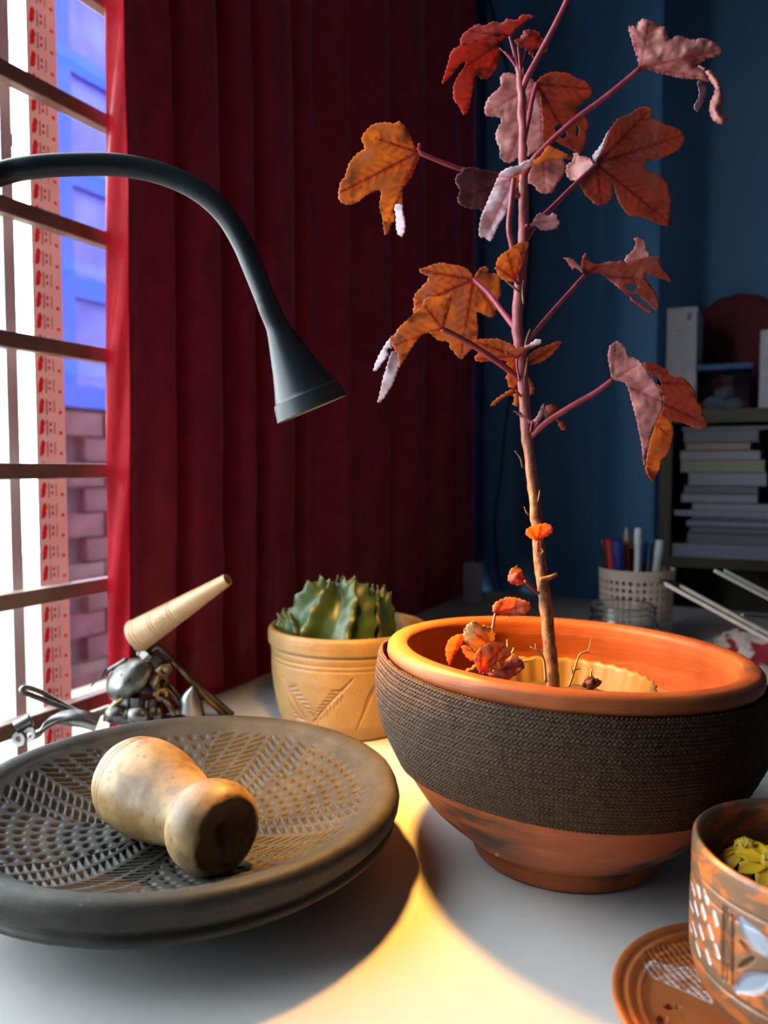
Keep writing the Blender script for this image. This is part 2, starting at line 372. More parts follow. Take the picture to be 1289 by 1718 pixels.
# ------------------------------------------------------------------ table and cloth
TX0, TX1, TY0, TY1 = -0.70, 0.32, 0.10, 1.90
tb = empty('table', (-0.19, 1.0, 0), 'long table standing along the window under a white cloth', 'table')
M_WOOD = simple('table_wood', (0.22, 0.13, 0.07), 0.5)
mesh('table_top', *box((TX0+.004, TY0+.004, TZ-0.03), (TX1-.004, TY1-.004, TZ-0.002)), M_WOOD, tb, smooth=False)
for x in (TX0+0.05, TX1-0.10):
    for y in (TY0+0.05, TY1-0.10): mesh('leg', *box((x, y, 0), (x+0.05, y+0.05, TZ-0.03)), M_WOOD, tb, smooth=False)
t = NT('white_tablecloth'); v = t.coords()
wv = t.n('ShaderNodeTexChecker'); wv.inputs['Scale'].default_value = 900; t.l(v, wv.inputs[0])
cl = t.ramp(t.noise(9, v), [(.3, (0.53, 0.525, 0.53)), (.7, (0.58, 0.575, 0.57))])
M_CLOTH = t.done(t.princ(cl, 0.75, 0.2, 0, t.bump(wv.outputs[1], 0.12, 0.0004, t.bump(t.noise(26, v, 4), 0.25, 0.003))))
nx, ny = 90, 160
gx = np.linspace(TX0, TX1, nx); gy = np.linspace(TY0, TY1, ny); GX, GY = np.meshgrid(gx, gy)
o = mesh('tablecloth', np.stack([GX, GY, np.full_like(GX, TZ)], -1).reshape(-1, 3), gridfaces(nx, ny, False), M_CLOTH, loc=(-0.19, 1.0, TZ-0.0019))
md = o.modifiers.new('thick', 'SOLIDIFY'); md.thickness = 0.0018; md.offset = -1
tag(o, 'smooth white cloth covering the table top', 'tablecloth')
# ================================================================== things on the table
def ground_xy(X, Z): g = G(X, Z); return g[0], g[1]
# ------------------------------------------------------------------ gooseneck lamp
M_LAMP = simple('dark_lamp_enamel', (0.012, 0.020, 0.028), 0.38, 0.4, var=0.1, scale=20, bump=0.05, bscale=1500)
M_LAMPB = simple('lamp_rim_band', (0.022, 0.030, 0.036), 0.42, 0.5)
base_w = G(-0.37, 0.45)
lamp = empty('gooseneck_lamp', base_w, 'dark gooseneck desk lamp arching in front of the red curtain', 'lamp')
M_LZ = 0.64
hA = P(448, 507, M_LZ); hB = P(524, 686, M_LZ+0.013)
ax = (hB-hA); HL = np.linalg.norm(ax); ax /= HL
neckpx = [(448,507,.64),(430,462,.64),(406,406,.639),(375,357,.637),(330,318,.634),(270,291,.63),(200,277,.624),(130,276,.617),(60,280,.608),(0,292,.60)]
npts = [P(*q) for q in neckpx]
e0 = npts[-1]
npts += [G(-0.325, 0.575, 0.515), G(-0.352, 0.53, 0.44), G(-0.366, 0.48, 0.31), G(-0.37, 0.455, 0.15), G(-0.37, 0.45, 0.018)]
mesh('neck', *tube(npts, [.0088]*len(npts), 24, smooth=8), M_LAMP, lamp)
mesh('base', *lathe([(0.0, 0.0), (.05, 0.0), (.052, .003), (.052, .012), (.048, .017), (.012, .02), (.0, .02)], 48, base_w), M_LAMP, lamp, autos=40)
hp = [(.0088, 0), (.0092, .002), (.0094, .018), (.0102, .024), (.0135, .036), (.0180, .052), (.0230, .068), (.0275, HL*0.85)]
hp = list(map(tuple, resample(hp, 30, smooth=4)))
hp += [(.0279, HL*0.853)]
shade = mesh('lamp_head', *lathe([(.0088, -.003)]+hp, 64, hA, ax), M_LAMP, lamp, autos=50)
mesh('rim_band', *lathe([(.0278, HL*0.853), (.0290, HL*0.86), (.0318, HL), (.0308, HL+.0006), (.0300, HL-.001), (.0270, HL*0.90), (.0, HL*0.90)], 64, hA, ax), M_LAMPB, shade, autos=40)
t = NT('lamp_diffuser'); em = t.n('ShaderNodeEmission'); em.inputs[0].default_value = (1.0, 0.60, 0.22, 1); em.inputs[1].default_value = 25
mesh('diffuser', *lathe([(.0, HL*0.93), (.0265, HL*0.93), (.0265, HL*0.932), (0, HL*0.932)], 48, hA, ax), t.done(em.outputs[0]), lamp)
ld = bpy.data.lights.new('lamp_bulb', 'SPOT'); ld.energy = 23; ld.color = (1.0, 0.47, 0.075); ld.spot_size = math.radians(128); ld.spot_blend = 0.9
ld.shadow_soft_size = 0.016
lo = bpy.data.objects.new('lamp_bulb', ld); COL.objects.link(lo)
lpos = hA+ax*(HL*0.985); lo.parent = lamp; lo.location = Vector(lpos)-origin_of(lamp)
lo.rotation_euler = Vector(-ax).to_track_quat('Z', 'Y').to_euler()
# faint lettering on the lamp head
fd = bpy.data.curves.new('lettering', 'FONT'); fd.body = 'MOLT'; fd.size = 0.0052; fd.extrude = 0.00008; fd.align_x = 'CENTER'
fo = bpy.data.objects.new('lettering', fd); COL.objects.link(fo); fd.materials.append(simple('faint_print', (0.06, 0.05, 0.03), 0.5))
side = np.cross(ax, C_F); side /= np.linalg.norm(side); outw = np.cross(side, ax); outw = outw if np.dot(outw, C_F) < 0 else -outw
xdir = -side if np.dot(side, C_R) < 0 else side
nrm = outw*math.cos(0.62)+xdir*math.sin(0.62); tx = np.cross(-ax, nrm)
slope = np.arctan2(.0318-.0290, HL*0.14)
up = (-ax*math.cos(slope) - nrm*math.sin(slope)); nn = np.cross(tx, up)
pos = hA+ax*(HL*0.94)+nrm*(.0318-.0028*0.42+.0004)
Rm = Matrix((Vector(tx), Vector(up), Vector(nn))).transposed()
fme = bpy.data.meshes.new_from_object(fo); bpy.data.objects.remove(fo)
fo = bpy.data.objects.new('lettering', fme); COL.objects.link(fo); fo.parent = lamp
fo.rotation_euler = Rm.to_euler(); fo.location = Vector(pos)-origin_of(lamp)

# ------------------------------------------------------------------ terracotta bowl with woven band
BX, BZc = 0.153, 0.640
bc = G(BX, BZc); tilt_dir = np.array([cA, sA])         # the hand-made rim leans a little
def bowl_tilt(V):
    V = np.array(V, float); rel = V[:, :2]-bc[:2]; k = np.clip((V[:, 2]-TZ)/0.17, 0, 1)**1.5
    V[:, 2] += k*(-0.042*(rel@tilt_dir) - 0.016*(rel@np.array([-sA, cA]))); return V
t = NT('terracotta'); v = t.coords(); vs = t.coords((3, 3, 60))
col = t.ramp(t.noise(14, v, 5), [(.25, (0.26, 0.058, 0.016)), (.6, (0.42, 0.110, 0.030)), (.8, (0.50, 0.155, 0.050))])
col = t.mix(t.ramp(t.noise(9, vs, 4), [(.55, (0, 0, 0)), (.8, (.45, .45, .45))]), col, (0.58, 0.27, 0.13))
smut = t.attr('smut').outputs[2]
sm = t.math('MULTIPLY', smut, t.ramp(t.noise(30, t.coords((1, 1, 4)), 5), [(.35, (0.25, 0.25, 0.25)), (.6, (1, 1, 1))]))
col = t.mix(sm, col, (0.035, 0.030, 0.026))
M_TERRA = t.done(t.princ(col, 0.5, 0.4, 0, t.bump(t.noise(12, vs, 4), 0.22, 0.0015, t.bump(t.noise(260, v), 0.12, 0.0006))))
bowl = empty('terracotta_bowl', bc, 'large terracotta bowl planter wrapped in a dark woven band', 'planter')
outer = [(0, 0), (.070, 0), (.0775, .002), (.0785, .012), (.0805, .017), (.088, .0205), (.102, .032), (.118, .047), (.136, .073), (.148, .095), (.1535, .115), (.153, .14), (.1475, .1555),
         (.1470, .1570), (.1492, .1580), (.1505, .1625), (.1495, .1675), (.1460, .1705), (.1400, .1712), (.1345, .1700), (.1325, .1665), (.133, .155), (.138, .135), (.139, .115), (.132, .085), (.115, .055), (.085, .030), (.03, .024), (0, .024)]
pr = resample(outer, step=0.0022)
V, Fq = lathe(pr, 200, bc)
V = bowl_tilt(V)
ang = np.arctan2((V[:, :2]-bc[:2])@np.array([-sA, cA]), (V[:, :2]-bc[:2])@tilt_dir)    # 0 = right, -pi/2 = towards the lens
rad = np.linalg.norm(V[:, :2]-bc[:2], axis=1); hh = V[:, 2]-TZ
def bump1(a, a0, w): return np.exp(-((np.arctan2(np.sin(a-a0), np.cos(a-a0)))/w)**2)
smv = bump1(ang, -2.35, .28)*np.clip(1-abs(hh-.055-0.02*(ang+2.35))/.03, 0, 1)*(hh < .08)*0.8 + bump1(ang, -1.06, .30)*np.clip(1-abs(hh-.036-.045*(ang+1.06))/.022, 0, 1)*(hh < .08)*1.3
inner = np.arange(len(V))//200 > np.argmax(pr[:, 1])
smv = np.clip(smv*2.6, 0, 1); smv[inner] = 0
nzv = (fbm(V, 60, 3, 5)-0.5)*0.0012
V[:, :2] += ((V[:, :2]-bc[:2])/np.maximum(rad, 1e-4)[:, None])*nzv[:, None]*(rad > .03)[:, None]
mesh('bowl_body', V, Fq, M_TERRA, bowl, attrs={'smut': smv})
# woven band: every stitch is a raised, staggered lump
ns, nr = 300, 30; sub = 5
bprof = resample([(.1412, .0785), (.1470, .090), (.1532, .105), (.1568, .120), (.1566, .138), (.1535, .150), (.1512, .1572)], nr*sub, smooth=6)
T, R = np.meshgrid(np.linspace(0, 2*np.pi, ns*sub, endpoint=False), bprof[:, 0]); _, Hh = np.meshgrid(T[0], bprof[:, 1])
rowf = np.linspace(0, nr, nr*sub)[:, None]*np.ones_like(T); row = np.floor(rowf)
zz0 = (T/(2*np.pi)*ns) % 1; rowf = rowf + .42*np.abs(2*zz0-1) + .25*(fbm(np.stack([np.cos(T), np.sin(T), Hh*9], -1).reshape(-1, 3), 9, 2, 77).reshape(T.shape)-.5)*2; row = np.floor(rowf)
colf = T/(2*np.pi)*ns + 0.5*(row % 2) + 0.25*np.sin(rowf*np.pi*2)*np.where(row % 2 == 0, 1, -1)
fr, fcx = rowf-row-0.5, (colf-np.floor(colf))-0.5
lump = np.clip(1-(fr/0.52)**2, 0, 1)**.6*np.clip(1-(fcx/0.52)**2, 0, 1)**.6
pn = np.stack([np.cos(T)*R, np.sin(T)*R, Hh], -1).reshape(-1, 3)
ir = vnoise(pn, 420, 4).reshape(T.shape)
R2 = R + lump*(.0013+.0007*ir) + (fbm(pn, 20, 2, 8).reshape(T.shape)-.5)*.003
wav = .0018*np.sin(T*3+1.0)*np.clip(1-(Hh-.0785)/.03, 0, 1)
V = np.array(bc)+np.stack([R2*np.cos(T), R2*np.sin(T), Hh+wav], -1).reshape(-1, 3)
V = bowl_tilt(V)
# the band stands away from the pot on the window side
rel = V[:, :2]-bc[:2]; lft = np.clip(-(rel@tilt_dir)/.155, 0, 1)**6
V[:, :2] -= np.outer(lft*.004*np.clip((V[:, 2]-TZ-.12)/.04, 0, 1), tilt_dir)
V[:, 2] += lft*.008*np.clip((V[:, 2]-TZ-.12)/.04, 0, 1)
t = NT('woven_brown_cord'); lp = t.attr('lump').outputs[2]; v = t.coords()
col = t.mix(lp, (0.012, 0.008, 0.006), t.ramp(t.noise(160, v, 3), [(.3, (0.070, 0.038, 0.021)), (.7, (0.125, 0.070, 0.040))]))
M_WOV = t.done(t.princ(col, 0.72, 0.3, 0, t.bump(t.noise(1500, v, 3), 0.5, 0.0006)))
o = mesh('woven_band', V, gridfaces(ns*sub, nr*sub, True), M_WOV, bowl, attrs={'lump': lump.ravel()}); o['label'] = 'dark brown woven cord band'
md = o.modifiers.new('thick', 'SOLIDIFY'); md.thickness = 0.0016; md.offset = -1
ed = [bowl_tilt(np.array([bc+np.array((.1525*math.cos(a), .1525*math.sin(a), .158))]))[0] for a in np.linspace(0, 2*np.pi, 220)]
# ------------------------------------------------------------------ fluted inner pot with soil
fc0 = G(0.140, 0.618)
fp = empty('fluted_pot', fc0+np.array((0, 0, .0245)), 'yellowish pot with a fluted wavy wall standing inside the terracotta bowl', 'flower pot')
def flute(T, R, H):
    k = np.clip((H-.03)/.05, 0, 1); return R*0.008*np.sin(T*34)*k, 0.0006*np.sin(T*34+.6)*k
t = NT('ochre_fluted_plastic'); v = t.coords()
M_FL = t.done(t.princ(t.ramp(t.noise(40, v), [(.3, (0.20, 0.105, 0.022)), (.7, (0.28, 0.155, 0.038))]), 0.45, 0.4, 0, t.bump(t.noise(300, v), .1, .0006)))
V, Fq = lathe(resample([(0, .0245), (.042, .0245), (.045, .028), (.070, .130), (.0755, .1475), (.0775, .1495), (.0745, .1490), (.0690, .132), (.058, .10), (.0, .10)], step=.003), 260, fc0, disp=flute)
mesh('pot_wall', V, Fq, M_FL, fp)
soil = simple('dry_soil', (0.07, 0.04, 0.022), 0.95, 0.2, var=0.5, scale=90, bump=0.8, bscale=220)
rr = np.linspace(0, .067, 24); tt = np.linspace(0, 2*np.pi, 90, endpoint=False); TT, RR = np.meshgrid(tt, rr)
Vs = fc0+np.stack([RR*np.cos(TT), RR*np.sin(TT), .1265+0*RR], -1).reshape(-1, 3); Vs[:, 2] += (fbm(Vs, 70, 3, 2)-.5)*.008
mesh('soil', Vs, gridfaces(90, 24, True), soil, fp)

# ------------------------------------------------------------------ grey carved grinding dish
DX, DZc, DR = -0.1645, 0.6144, 0.176
dc = G(DX, DZc)
prof = [(0, 0), (.088, 0), (.094, .003), (.125, .0125), (.150, .0225), (.166, .0320), (.1722, .0370), (.1728, .0400), (.1690, .0428), (.1692, .0445), (.1745, .0475), (.1765, .0545), (.1758, .0610), (.1725, .0648), (.1660, .0655), (.1600, .0636), (.1565, .0610)]
inn = [(.1565, .0610), (.145, .0545), (.125, .0460), (.10, .0385), (.06, .0325), (.0, .031)]
po_ = resample(prof, step=.0022, smooth=5); pi_ = resample(inn, step=.00115, smooth=6)[1:]
pp = np.concatenate([po_, pi_]); NT_ = 960
def carve(T, R, H):
    d = np.zeros_like(R); ii = np.zeros_like(R, bool); ii[len(po_):] = True
    ns_ = 8; sec = (T/(2*np.pi)*ns_+.35) % ns_; k = np.floor(sec); a = (sec-k-.5)*(2*np.pi/ns_)   # angle from the sector's middle
    u = R*np.cos(a); w = R*np.sin(a)
    # even sectors: feather of two combs; odd sectors: rows of little wedge cuts
    st = np.abs(w); rowi = np.floor(st/.0165); inr = st/.0165-rowi
    ph = (u + np.where(k % 2 == 0, 1, -1)*st*.75)/.0076; f = ph-np.floor(ph)
    comb = ((inr > .14) & (inr < .86)).astype(float)*np.clip((1-abs(f-.45)/.30)*1.8, 0, 1)
    rr_ = np.floor(R/.0115); fr = R/.0115-rr_; ta = T*R.max()/.0105*(1+0*R)
    cells = np.maximum(8, np.round(2*np.pi*(rr_+.5)*.0115/.0125)); fa = (T/(2*np.pi)*cells+.5*(rr_ % 2)) % 1
    wed = np.clip(1-abs(fr-.4)/.36, 0, 1)*np.clip(1-abs(fa-.5-.35*(fr-.5))/.30, 0, 1)
    m = np.where(k % 2 == 0, comb, wed*1.15)
    edge = np.clip((.150-R)/.004, 0, 1)*np.clip((R-.022)/.006, 0, 1)
    d = np.where(ii, -.0036*m*edge, 0.0)
    rim = (~ii)*(np.sin(H*900)*.00025*(H < .06))
    q = np.stack([R*np.cos(T), R*np.sin(T), H], -1).reshape(-1, 3)
    ns2 = (fbm(q, 55, 3, 6).reshape(R.shape)-.5)*.0016
    return rim*1.0+ns2*(~ii), d+ns2*ii*.8
V, Fq = lathe(pp, NT_, dc, disp=carve)
t = NT('blackened_clay'); v = t.coords()
col = t.ramp(t.noise(18, v, 5), [(.3, (0.020, 0.019, 0.018)), (.55, (0.042, 0.038, 0.033)), (.8, (0.068, 0.058, 0.046))])
rg = t.ramp(t.noise(60, v, 3), [(.3, (.52, .52, .52)), (.7, (.70, .70, .70))])
spk = t.ramp(t.noise(420, v, 1), [(.72, (0, 0, 0)), (.76, (.5, .5, .5))])
col = t.mix(spk, col, (0.25, 0.18, 0.10))
M_DISH = t.done(t.princ(col, rg, 0.32, 0, t.bump(t.noise(220, v, 4), 0.25, 0.0008)))
o = mesh('grinding_dish', V, Fq, M_DISH, loc=dc)
tag(o, 'wide dark grey clay grinding dish with carved ridges inside', 'dish')
# ------------------------------------------------------------------ wooden pestle lying in the dish
# axis from the broad end (back left) to the end face that looks at the lens
def wood_mat():
    t = NT('worn_pale_wood'); v = t.coords((1, 1, 1)); vs = t.coords((60, 60, 9))
    col = t.ramp(t.noise(24, v, 5), [(.32, (0.17, 0.085, 0.030)), (.5, (0.34, 0.21, 0.080)), (.66, (0.50, 0.35, 0.17))])
    col = t.mix(t.ramp(t.noise(3, vs, 4, .6, .6), [(.42, (0, 0, 0)), (.75, (.5, .5, .5))]), col, (0.30, 0.17, 0.08))
    stn = t.attr('stain').outputs[2]
    col = t.mix(stn, col, (0.045, 0.024, 0.014))
    return t.done(t.princ(col, 0.45, 0.4, 0, t.bump(t.noise(4, vs, 3), 0.15, 0.0008, t.bump(t.noise(180, v), .12, .0006))))
M_PEST = wood_mat()
pa = P(215, 1300, 0.635); pb = P(383, 1402, 0.518)
PL = 0.125
pax = hit(383, 1402, 2, TZ+.070)-hit(203, 1296, 2, TZ+.072); pax /= np.linalg.norm(pax)
pprof = [(0, 0), (.012, .0005), (.024, .004), (.032, .012), (.0355, .022), (.0365, .034), (.0350, .048), (.0315, .062), (.0275, .076), (.0250, .086), (.0248, .092), (.0290, .097), (.0318, .103), (.0325, .110), (.0312, .117), (.0275, .1225), (.0235, .1245), (.0225, .1240), (.012, .1222), (.0, .1185)]
pprof = resample(pprof, step=.0012, smooth=4)
pA_ = hit(203, 1296, 2, TZ+.072); pB_ = hit(383, 1402, 2, TZ+.070); PS = np.linalg.norm(pB_-pA_)/.1245; pprof[:, 1] *= PS; pc = (pA_+pB_)/2
axp = pax
pb0 = pA_
def pdisp(T, R, H):
    H = H/PS
    q = np.stack([R*np.cos(T), R*np.sin(T), H], -1).reshape(-1, 3)
    n1 = (fbm(q, 45, 3, 11).reshape(R.shape)-.5)*.0018
    groove = -.0010*np.exp(-((H-.022)/.0011)**2)-.0008*np.exp(-((H-.027)/.0010)**2)-.0006*np.exp(-((H-.0955)/.0009)**2)
    endf = np.clip((H-.1175)/.004, 0, 1)*(R < .0235)
    n2 = (fbm(q, 130, 3, 12).reshape(R.shape)-.5)*.003*endf
    return (n1+groove)*(R > .004), n2-.006*np.exp(-((R*np.cos(T)-.004)/.0035)**2-((R*np.sin(T))/.006)**2)*endf
V, Fq = lathe(pprof, 160, pb0, axp, disp=pdisp)
loc = (V-pb0); Hh = (loc@axp)/PS; Rr = np.linalg.norm(loc-np.outer(loc@axp, axp), axis=1)
st = np.clip((.0262+ (fbm(V, 90, 3, 3)-.5)*.008-Rr)/.002, 0, 1)*(Hh > .112)*.93
st = np.maximum(st, .55*np.clip((fbm(V, 40, 3, 21)-.56)*8, 0, 1)*(Hh > .09)); st = np.maximum(st, .38*np.clip((fbm(V, 70, 4, 23)-.55)*9, 0, 1)); st = np.maximum(st, .5*np.clip((fbm(V, 260, 2, 29)-.72)*12, 0, 1))
V[:, 2] += (TZ+.0352)-V[:, 2].min()
o = mesh('wooden_pestle', V, Fq, M_PEST, attrs={'stain': st}, loc=(pc[0], pc[1], V[:, 2].min()))
tag(o, 'waisted pale wooden pestle lying in the grey grinding dish', 'pestle')
# ================================================================== the red-leaved plant
def leaf_mat(name, dif, tra, vein, tmix=0.45, rough=0.42, gloss=0.05):
    t = NT(name); v = t.coords(); vn = t.attr('vein').outputs[2]
    nz = t.ramp(t.noise(70, v, 4), [(.3, (0.84, 0.84, 0.84)), (.7, (1.1, 1.1, 1.1))])
    c1 = t.mix(1.0, t.mix(vn, dif, vein), nz, 'MULTIPLY'); c2 = t.mix(1.0, t.mix(vn, tra, (0.55*tra[0], 0.22*tra[1], 0.35*tra[2])), nz, 'MULTIPLY')
    br = t.attr('brown').outputs[2]; c1 = t.mix(br, c1, (0.10, 0.05, 0.03)); c2 = t.mix(br, c2, (0.10, 0.035, 0.01))
    vo = t.n('ShaderNodeTexVoronoi'); vo.inputs['Scale'].default_value = 140; t.l(v, vo.inputs['Vector'])
    nm = t.bump(vo.outputs[0], 0.25, 0.0006)
    p = t.princ(c1, rough, 0.5, 0, nm)
    tr = t.n('ShaderNodeBsdfTranslucent'); t.l(c2, tr.inputs[0]); t.l(nm, tr.inputs['Normal'])
    mx = t.n('ShaderNodeMixShader'); mx.inputs[0].default_value = tmix; t.l(p, mx.inputs[1]); t.l(tr.outputs[0], mx.inputs[2])
    return t.done(mx.outputs[0])
LM = {'red': leaf_mat('red_leaf', (0.66, 0.14, 0.12), (1.0, 0.20, 0.09), (0.32, 0.02, 0.03)),  # one leaf pigment; backlit orange, window-lit pink and pale are painted into copies
      'orange': leaf_mat('lit_orange_leaf', (0.68, 0.27, 0.15), (1.0, 0.46, 0.13), (0.42, 0.02, 0.02), 0.60),
      'pink': leaf_mat('lit_pink_leaf', (0.64, 0.27, 0.26), (0.85, 0.25, 0.16), (0.42, 0.06, 0.09), 0.35),
      'brown': leaf_mat('russet_leaf', (0.56, 0.20, 0.15), (0.95, 0.30, 0.15), (0.28, 0.03, 0.035), 0.45),
      'mauve': leaf_mat('mauve_leaf', (0.42, 0.17, 0.20), (0.55, 0.12, 0.10), (0.26, 0.05, 0.08), 0.25),
      'pale': leaf_mat('lit_pale_leaf', (0.62, 0.46, 0.53), (0.85, 0.45, 0.40), (0.50, 0.12, 0.20), 0.25),
      'dry': leaf_mat('dry_leaf', (0.62, 0.40, 0.16), (0.80, 0.45, 0.10), (0.40, 0.20, 0.08), 0.40, 0.6)}
CR = {'A': (540, 0, 3.2225), 'B': (860, 0, 3.2225), 'C': (600, 380, 3.581), 'D': (840, 380, 3.392), 'E': (720, 820, 3.392)}
def cv(c, pts):
    ox, oy, s = CR[c]; return [(ox+x/s, oy+y/s) for x, y in pts]
def in_poly(pt, poly):
    x, y = pt[:, 0], pt[:, 1]; r = np.zeros(len(pt), bool); n = len(poly)
    for i in range(n):
        x0, y0 = poly[i]; x1, y1 = poly[(i+1) % n]
        if y0 == y1: continue
        r ^= ((y0 > y) != (y1 > y)) & (x < (x1-x0)*(y-y0)/(y1-y0)+x0)
    return r
def segdist(p, a, b):
    a, b = np.array(a, float), np.array(b, float); d = b-a; L2 = max(d@d, 1e-9)
    t = np.clip(((p-a)@d)/L2, 0, 1); return np.linalg.norm(p-(a+t[:, None]*d), axis=1), t
def leaf_patch(out, base, Z0, g=(0, 0), k=0.0, dz=0.0, holes=(), veins=(), tooth=2.4, edge_curl=0.0, step=3.2, seed=1):
    o = catmull(np.array(out, float), 5, True)
    per = np.r_[o, o[:1]]; L = np.r_[0, np.cumsum(np.linalg.norm(np.diff(per, axis=0), axis=1))]
    n = max(14, int(L[-1]/3.0)); tt = np.linspace(0, L[-1], n, endpoint=False)
    o = np.stack([np.interp(tt, L, per[:, i]) for i in (0, 1)], 1)
    tan = np.roll(o, -1, 0)-np.roll(o, 1, 0); nr = np.stack([tan[:, 1], -tan[:, 0]], 1); nr /= np.maximum(np.linalg.norm(nr, axis=1), 1e-6)[:, None]
    o = o + nr*(tooth*((tt/8.5) % 1-0.5))[:, None]
    lo_, hi_ = o.min(0), o.max(0)
    gx, gy = np.meshgrid(np.arange(lo_[0], hi_[0], step), np.arange(lo_[1], hi_[1], step)); gp = np.stack([gx.ravel(), gy.ravel()], 1)
    gp += RNG.uniform(-.8, .8, gp.shape)
    gp = gp[in_poly(gp, o)]
    if len(gp):
        dm = np.min(np.linalg.norm(gp[:, None]-o[None], axis=2), axis=1); gp = gp[dm > 2.2]
    vs = [Vector(q) for q in o]; ed = [(i, (i+1) % n) for i in range(n)]
    for h in holes:
        h = catmull(np.array(h, float), 4, True); b0 = len(vs); vs += [Vector(q) for q in h]; ed += [(b0+i, b0+(i+1) % len(h)) for i in range(len(h))]
        if len(gp): gp = gp[~in_poly(gp, h)]
    vs += [Vector(q) for q in gp]
    r = geometry.delaunay_2d_cdt(vs, ed, [], 0, 1e-4)
    p2 = np.array([(q.x, q.y) for q in r[0]]); tri = np.array([f for f in r[2] if len(f) == 3])
    cen = p2[tri].mean(1); keep = in_poly(cen, o)
    for h in holes: keep &= ~in_poly(cen, catmull(np.array(h, float), 4, True))
    tri = tri[keep]
    b = np.array(base, float); dxy = (p2-b)/F_PX*Z0
    vein = np.zeros(len(p2)); dist = np.full(len(p2), 99.0)
    for tip in veins:
        d, t = segdist(p2, b, tip); w = 3.0*(1-.6*t)
        vein = np.maximum(vein, np.exp(-(d/w)**2)); dist = np.minimum(dist, d)
        dirv = np.array(tip)-b; Lv = np.linalg.norm(dirv); dirv /= max(Lv, 1e-6)
        for s in np.arange(16, Lv*.92, 15):
            for sg in (-1, 1):
                c_, s_ = math.cos(.85*sg), math.sin(.85*sg)
                e = b+dirv*s+np.array((dirv[0]*c_-dirv[1]*s_, dirv[0]*s_+dirv[1]*c_))*min(28, Lv*.35)*(1-.4*s/Lv)
                d, t = segdist(p2, b+dirv*s, e); vein = np.maximum(vein, .6*np.exp(-(d/1.7)**2)*(1-.5*t)); dist = np.minimum(dist, d+2)
    p3_ = np.c_[p2, np.zeros(len(p2))]
    quilt = -.0010*(1-np.exp(-dist/7)) if len(veins) else 0
    rip = (fbm(p3_, .035, 2, seed)-.5)*.008
    de = np.min(np.linalg.norm(p2[:, None]-o[None, ::2], axis=2), axis=1)
    Zd = Z0+dz+g[0]*dxy[:, 0]+g[1]*dxy[:, 1]+k*(dxy**2).sum(1)+quilt+rip+edge_curl*np.exp(-de/6)*.004
    W = CAM + Zd[:, None]*(C_F + ((p2[:, :1]-644.5)/F_PX)*C_R - ((p2[:, 1:]-859)/F_PX)*C_U)
    brown = np.clip((fbm(p3_, .05, 3, seed+40)-.60)*7, 0, 1)*.7*np.exp(-de/22)
    return W, [tuple(int(i) for i in f) for f in tri], vein, brown
def leaf(parent, mat, base, Z0, pieces, veins=(), petiole=None, pr=0.0018, name='leaf'):
    """pieces: list of dicts(out, g, k, dz, holes, mat); the first piece is the blade, others are its folded flaps"""
    first = None
    for i, pc_ in enumerate(pieces):
        pc_ = dict(pc_); mm = pc_.pop('mat', mat)
        g = [leaf_patch(base=base, Z0=Z0, veins=pc_.pop('veins', veins), seed=int(abs(base[0]*3+base[1]))+i, **pc_)]; V, Fs = g[0][0], g[0][1]
        o = mesh(name if first is None else 'folded_flap', V, Fs, LM[mm], parent if first is None else first,
                 attrs={'vein': np.concatenate([a[2] for a in g]), 'brown': np.concatenate([a[3] for a in g])})
        md = o.modifiers.new('thick', 'SOLIDIFY'); md.thickness = 0.00035; md.offset = 0
        if first is None: first = o
    if petiole is not None:
        pts = [P(*q) for q in petiole]+[P(base[0], base[1], Z0)]
        mesh('petiole', *tube(pts, np.linspace(pr*1.25, pr, len(pts)), 8, smooth=5), M_PETI, first)
    return first
t = NT('red_petiole'); v = t.coords()
M_PETI = t.done(t.princ(t.ramp(t.noise(120, v), [(.3, (0.33, 0.045, 0.075)), (.7, (0.48, 0.09, 0.12))]), 0.4, 0.5))
t = NT('stem_bark'); v = t.coords(); hgt = t.attr('up').outputs[2]
cb = t.ramp(t.noise(240, t.coords((1, 1, .5)), 4), [(.38, (0.11, 0.048, 0.022)), (.62, (0.34, 0.18, 0.090))])
cu = t.ramp(t.noise(160, v, 3), [(.3, (0.36, 0.085, 0.10)), (.7, (0.48, 0.13, 0.14))])
M_STEM = t.done(t.princ(t.mix(hgt, cb, cu), 0.5, 0.4, 0, t.bump(t.noise(420, t.coords((1, 1, .5)), 3), .4, .0006)))
plant = empty('red_leaf_plant', fc0+np.array((0, 0, .126)), 'tall red-leaved plant on a thin woody stem growing from the big bowl', 'plant')
SZ = 0.622
stem_px = [(929,1158,11.5),(924,1100,11),(916,1020,10.6),(908,960,10.4),(901,880,10),(893,800,9.6),(885,735,9.6),(879,660,9.2),(874,600,9.4),(869,555,9.8),(868,530,9.2),(872,480,9.4),(877,420,8.8),(879,360,8.8),(878,300,7.8),(877,220,7.2),(875,160,7),(872,125,5.6),(866,95,4.4),(862,80,3.0)]
pts = np.array([P(a, b, SZ) for a, b, _ in stem_px]); rad_ = np.array([c_/F_PX*SZ for *_, c_ in stem_px])
V, Fs = tube(pts, rad_, 14, smooth=8)
V += (fbm(V, 180, 2, 5)-.5)[:, None]*.0016
mesh('stem', V, Fs, M_STEM, plant, attrs={'up': np.clip((V[:, 2]-TZ-.30)/.09, 0, 1)})
L = lambda c, pts: cv(c, pts)
b1 = lambda c, x, y: cv(c, [(x, y)])[0]
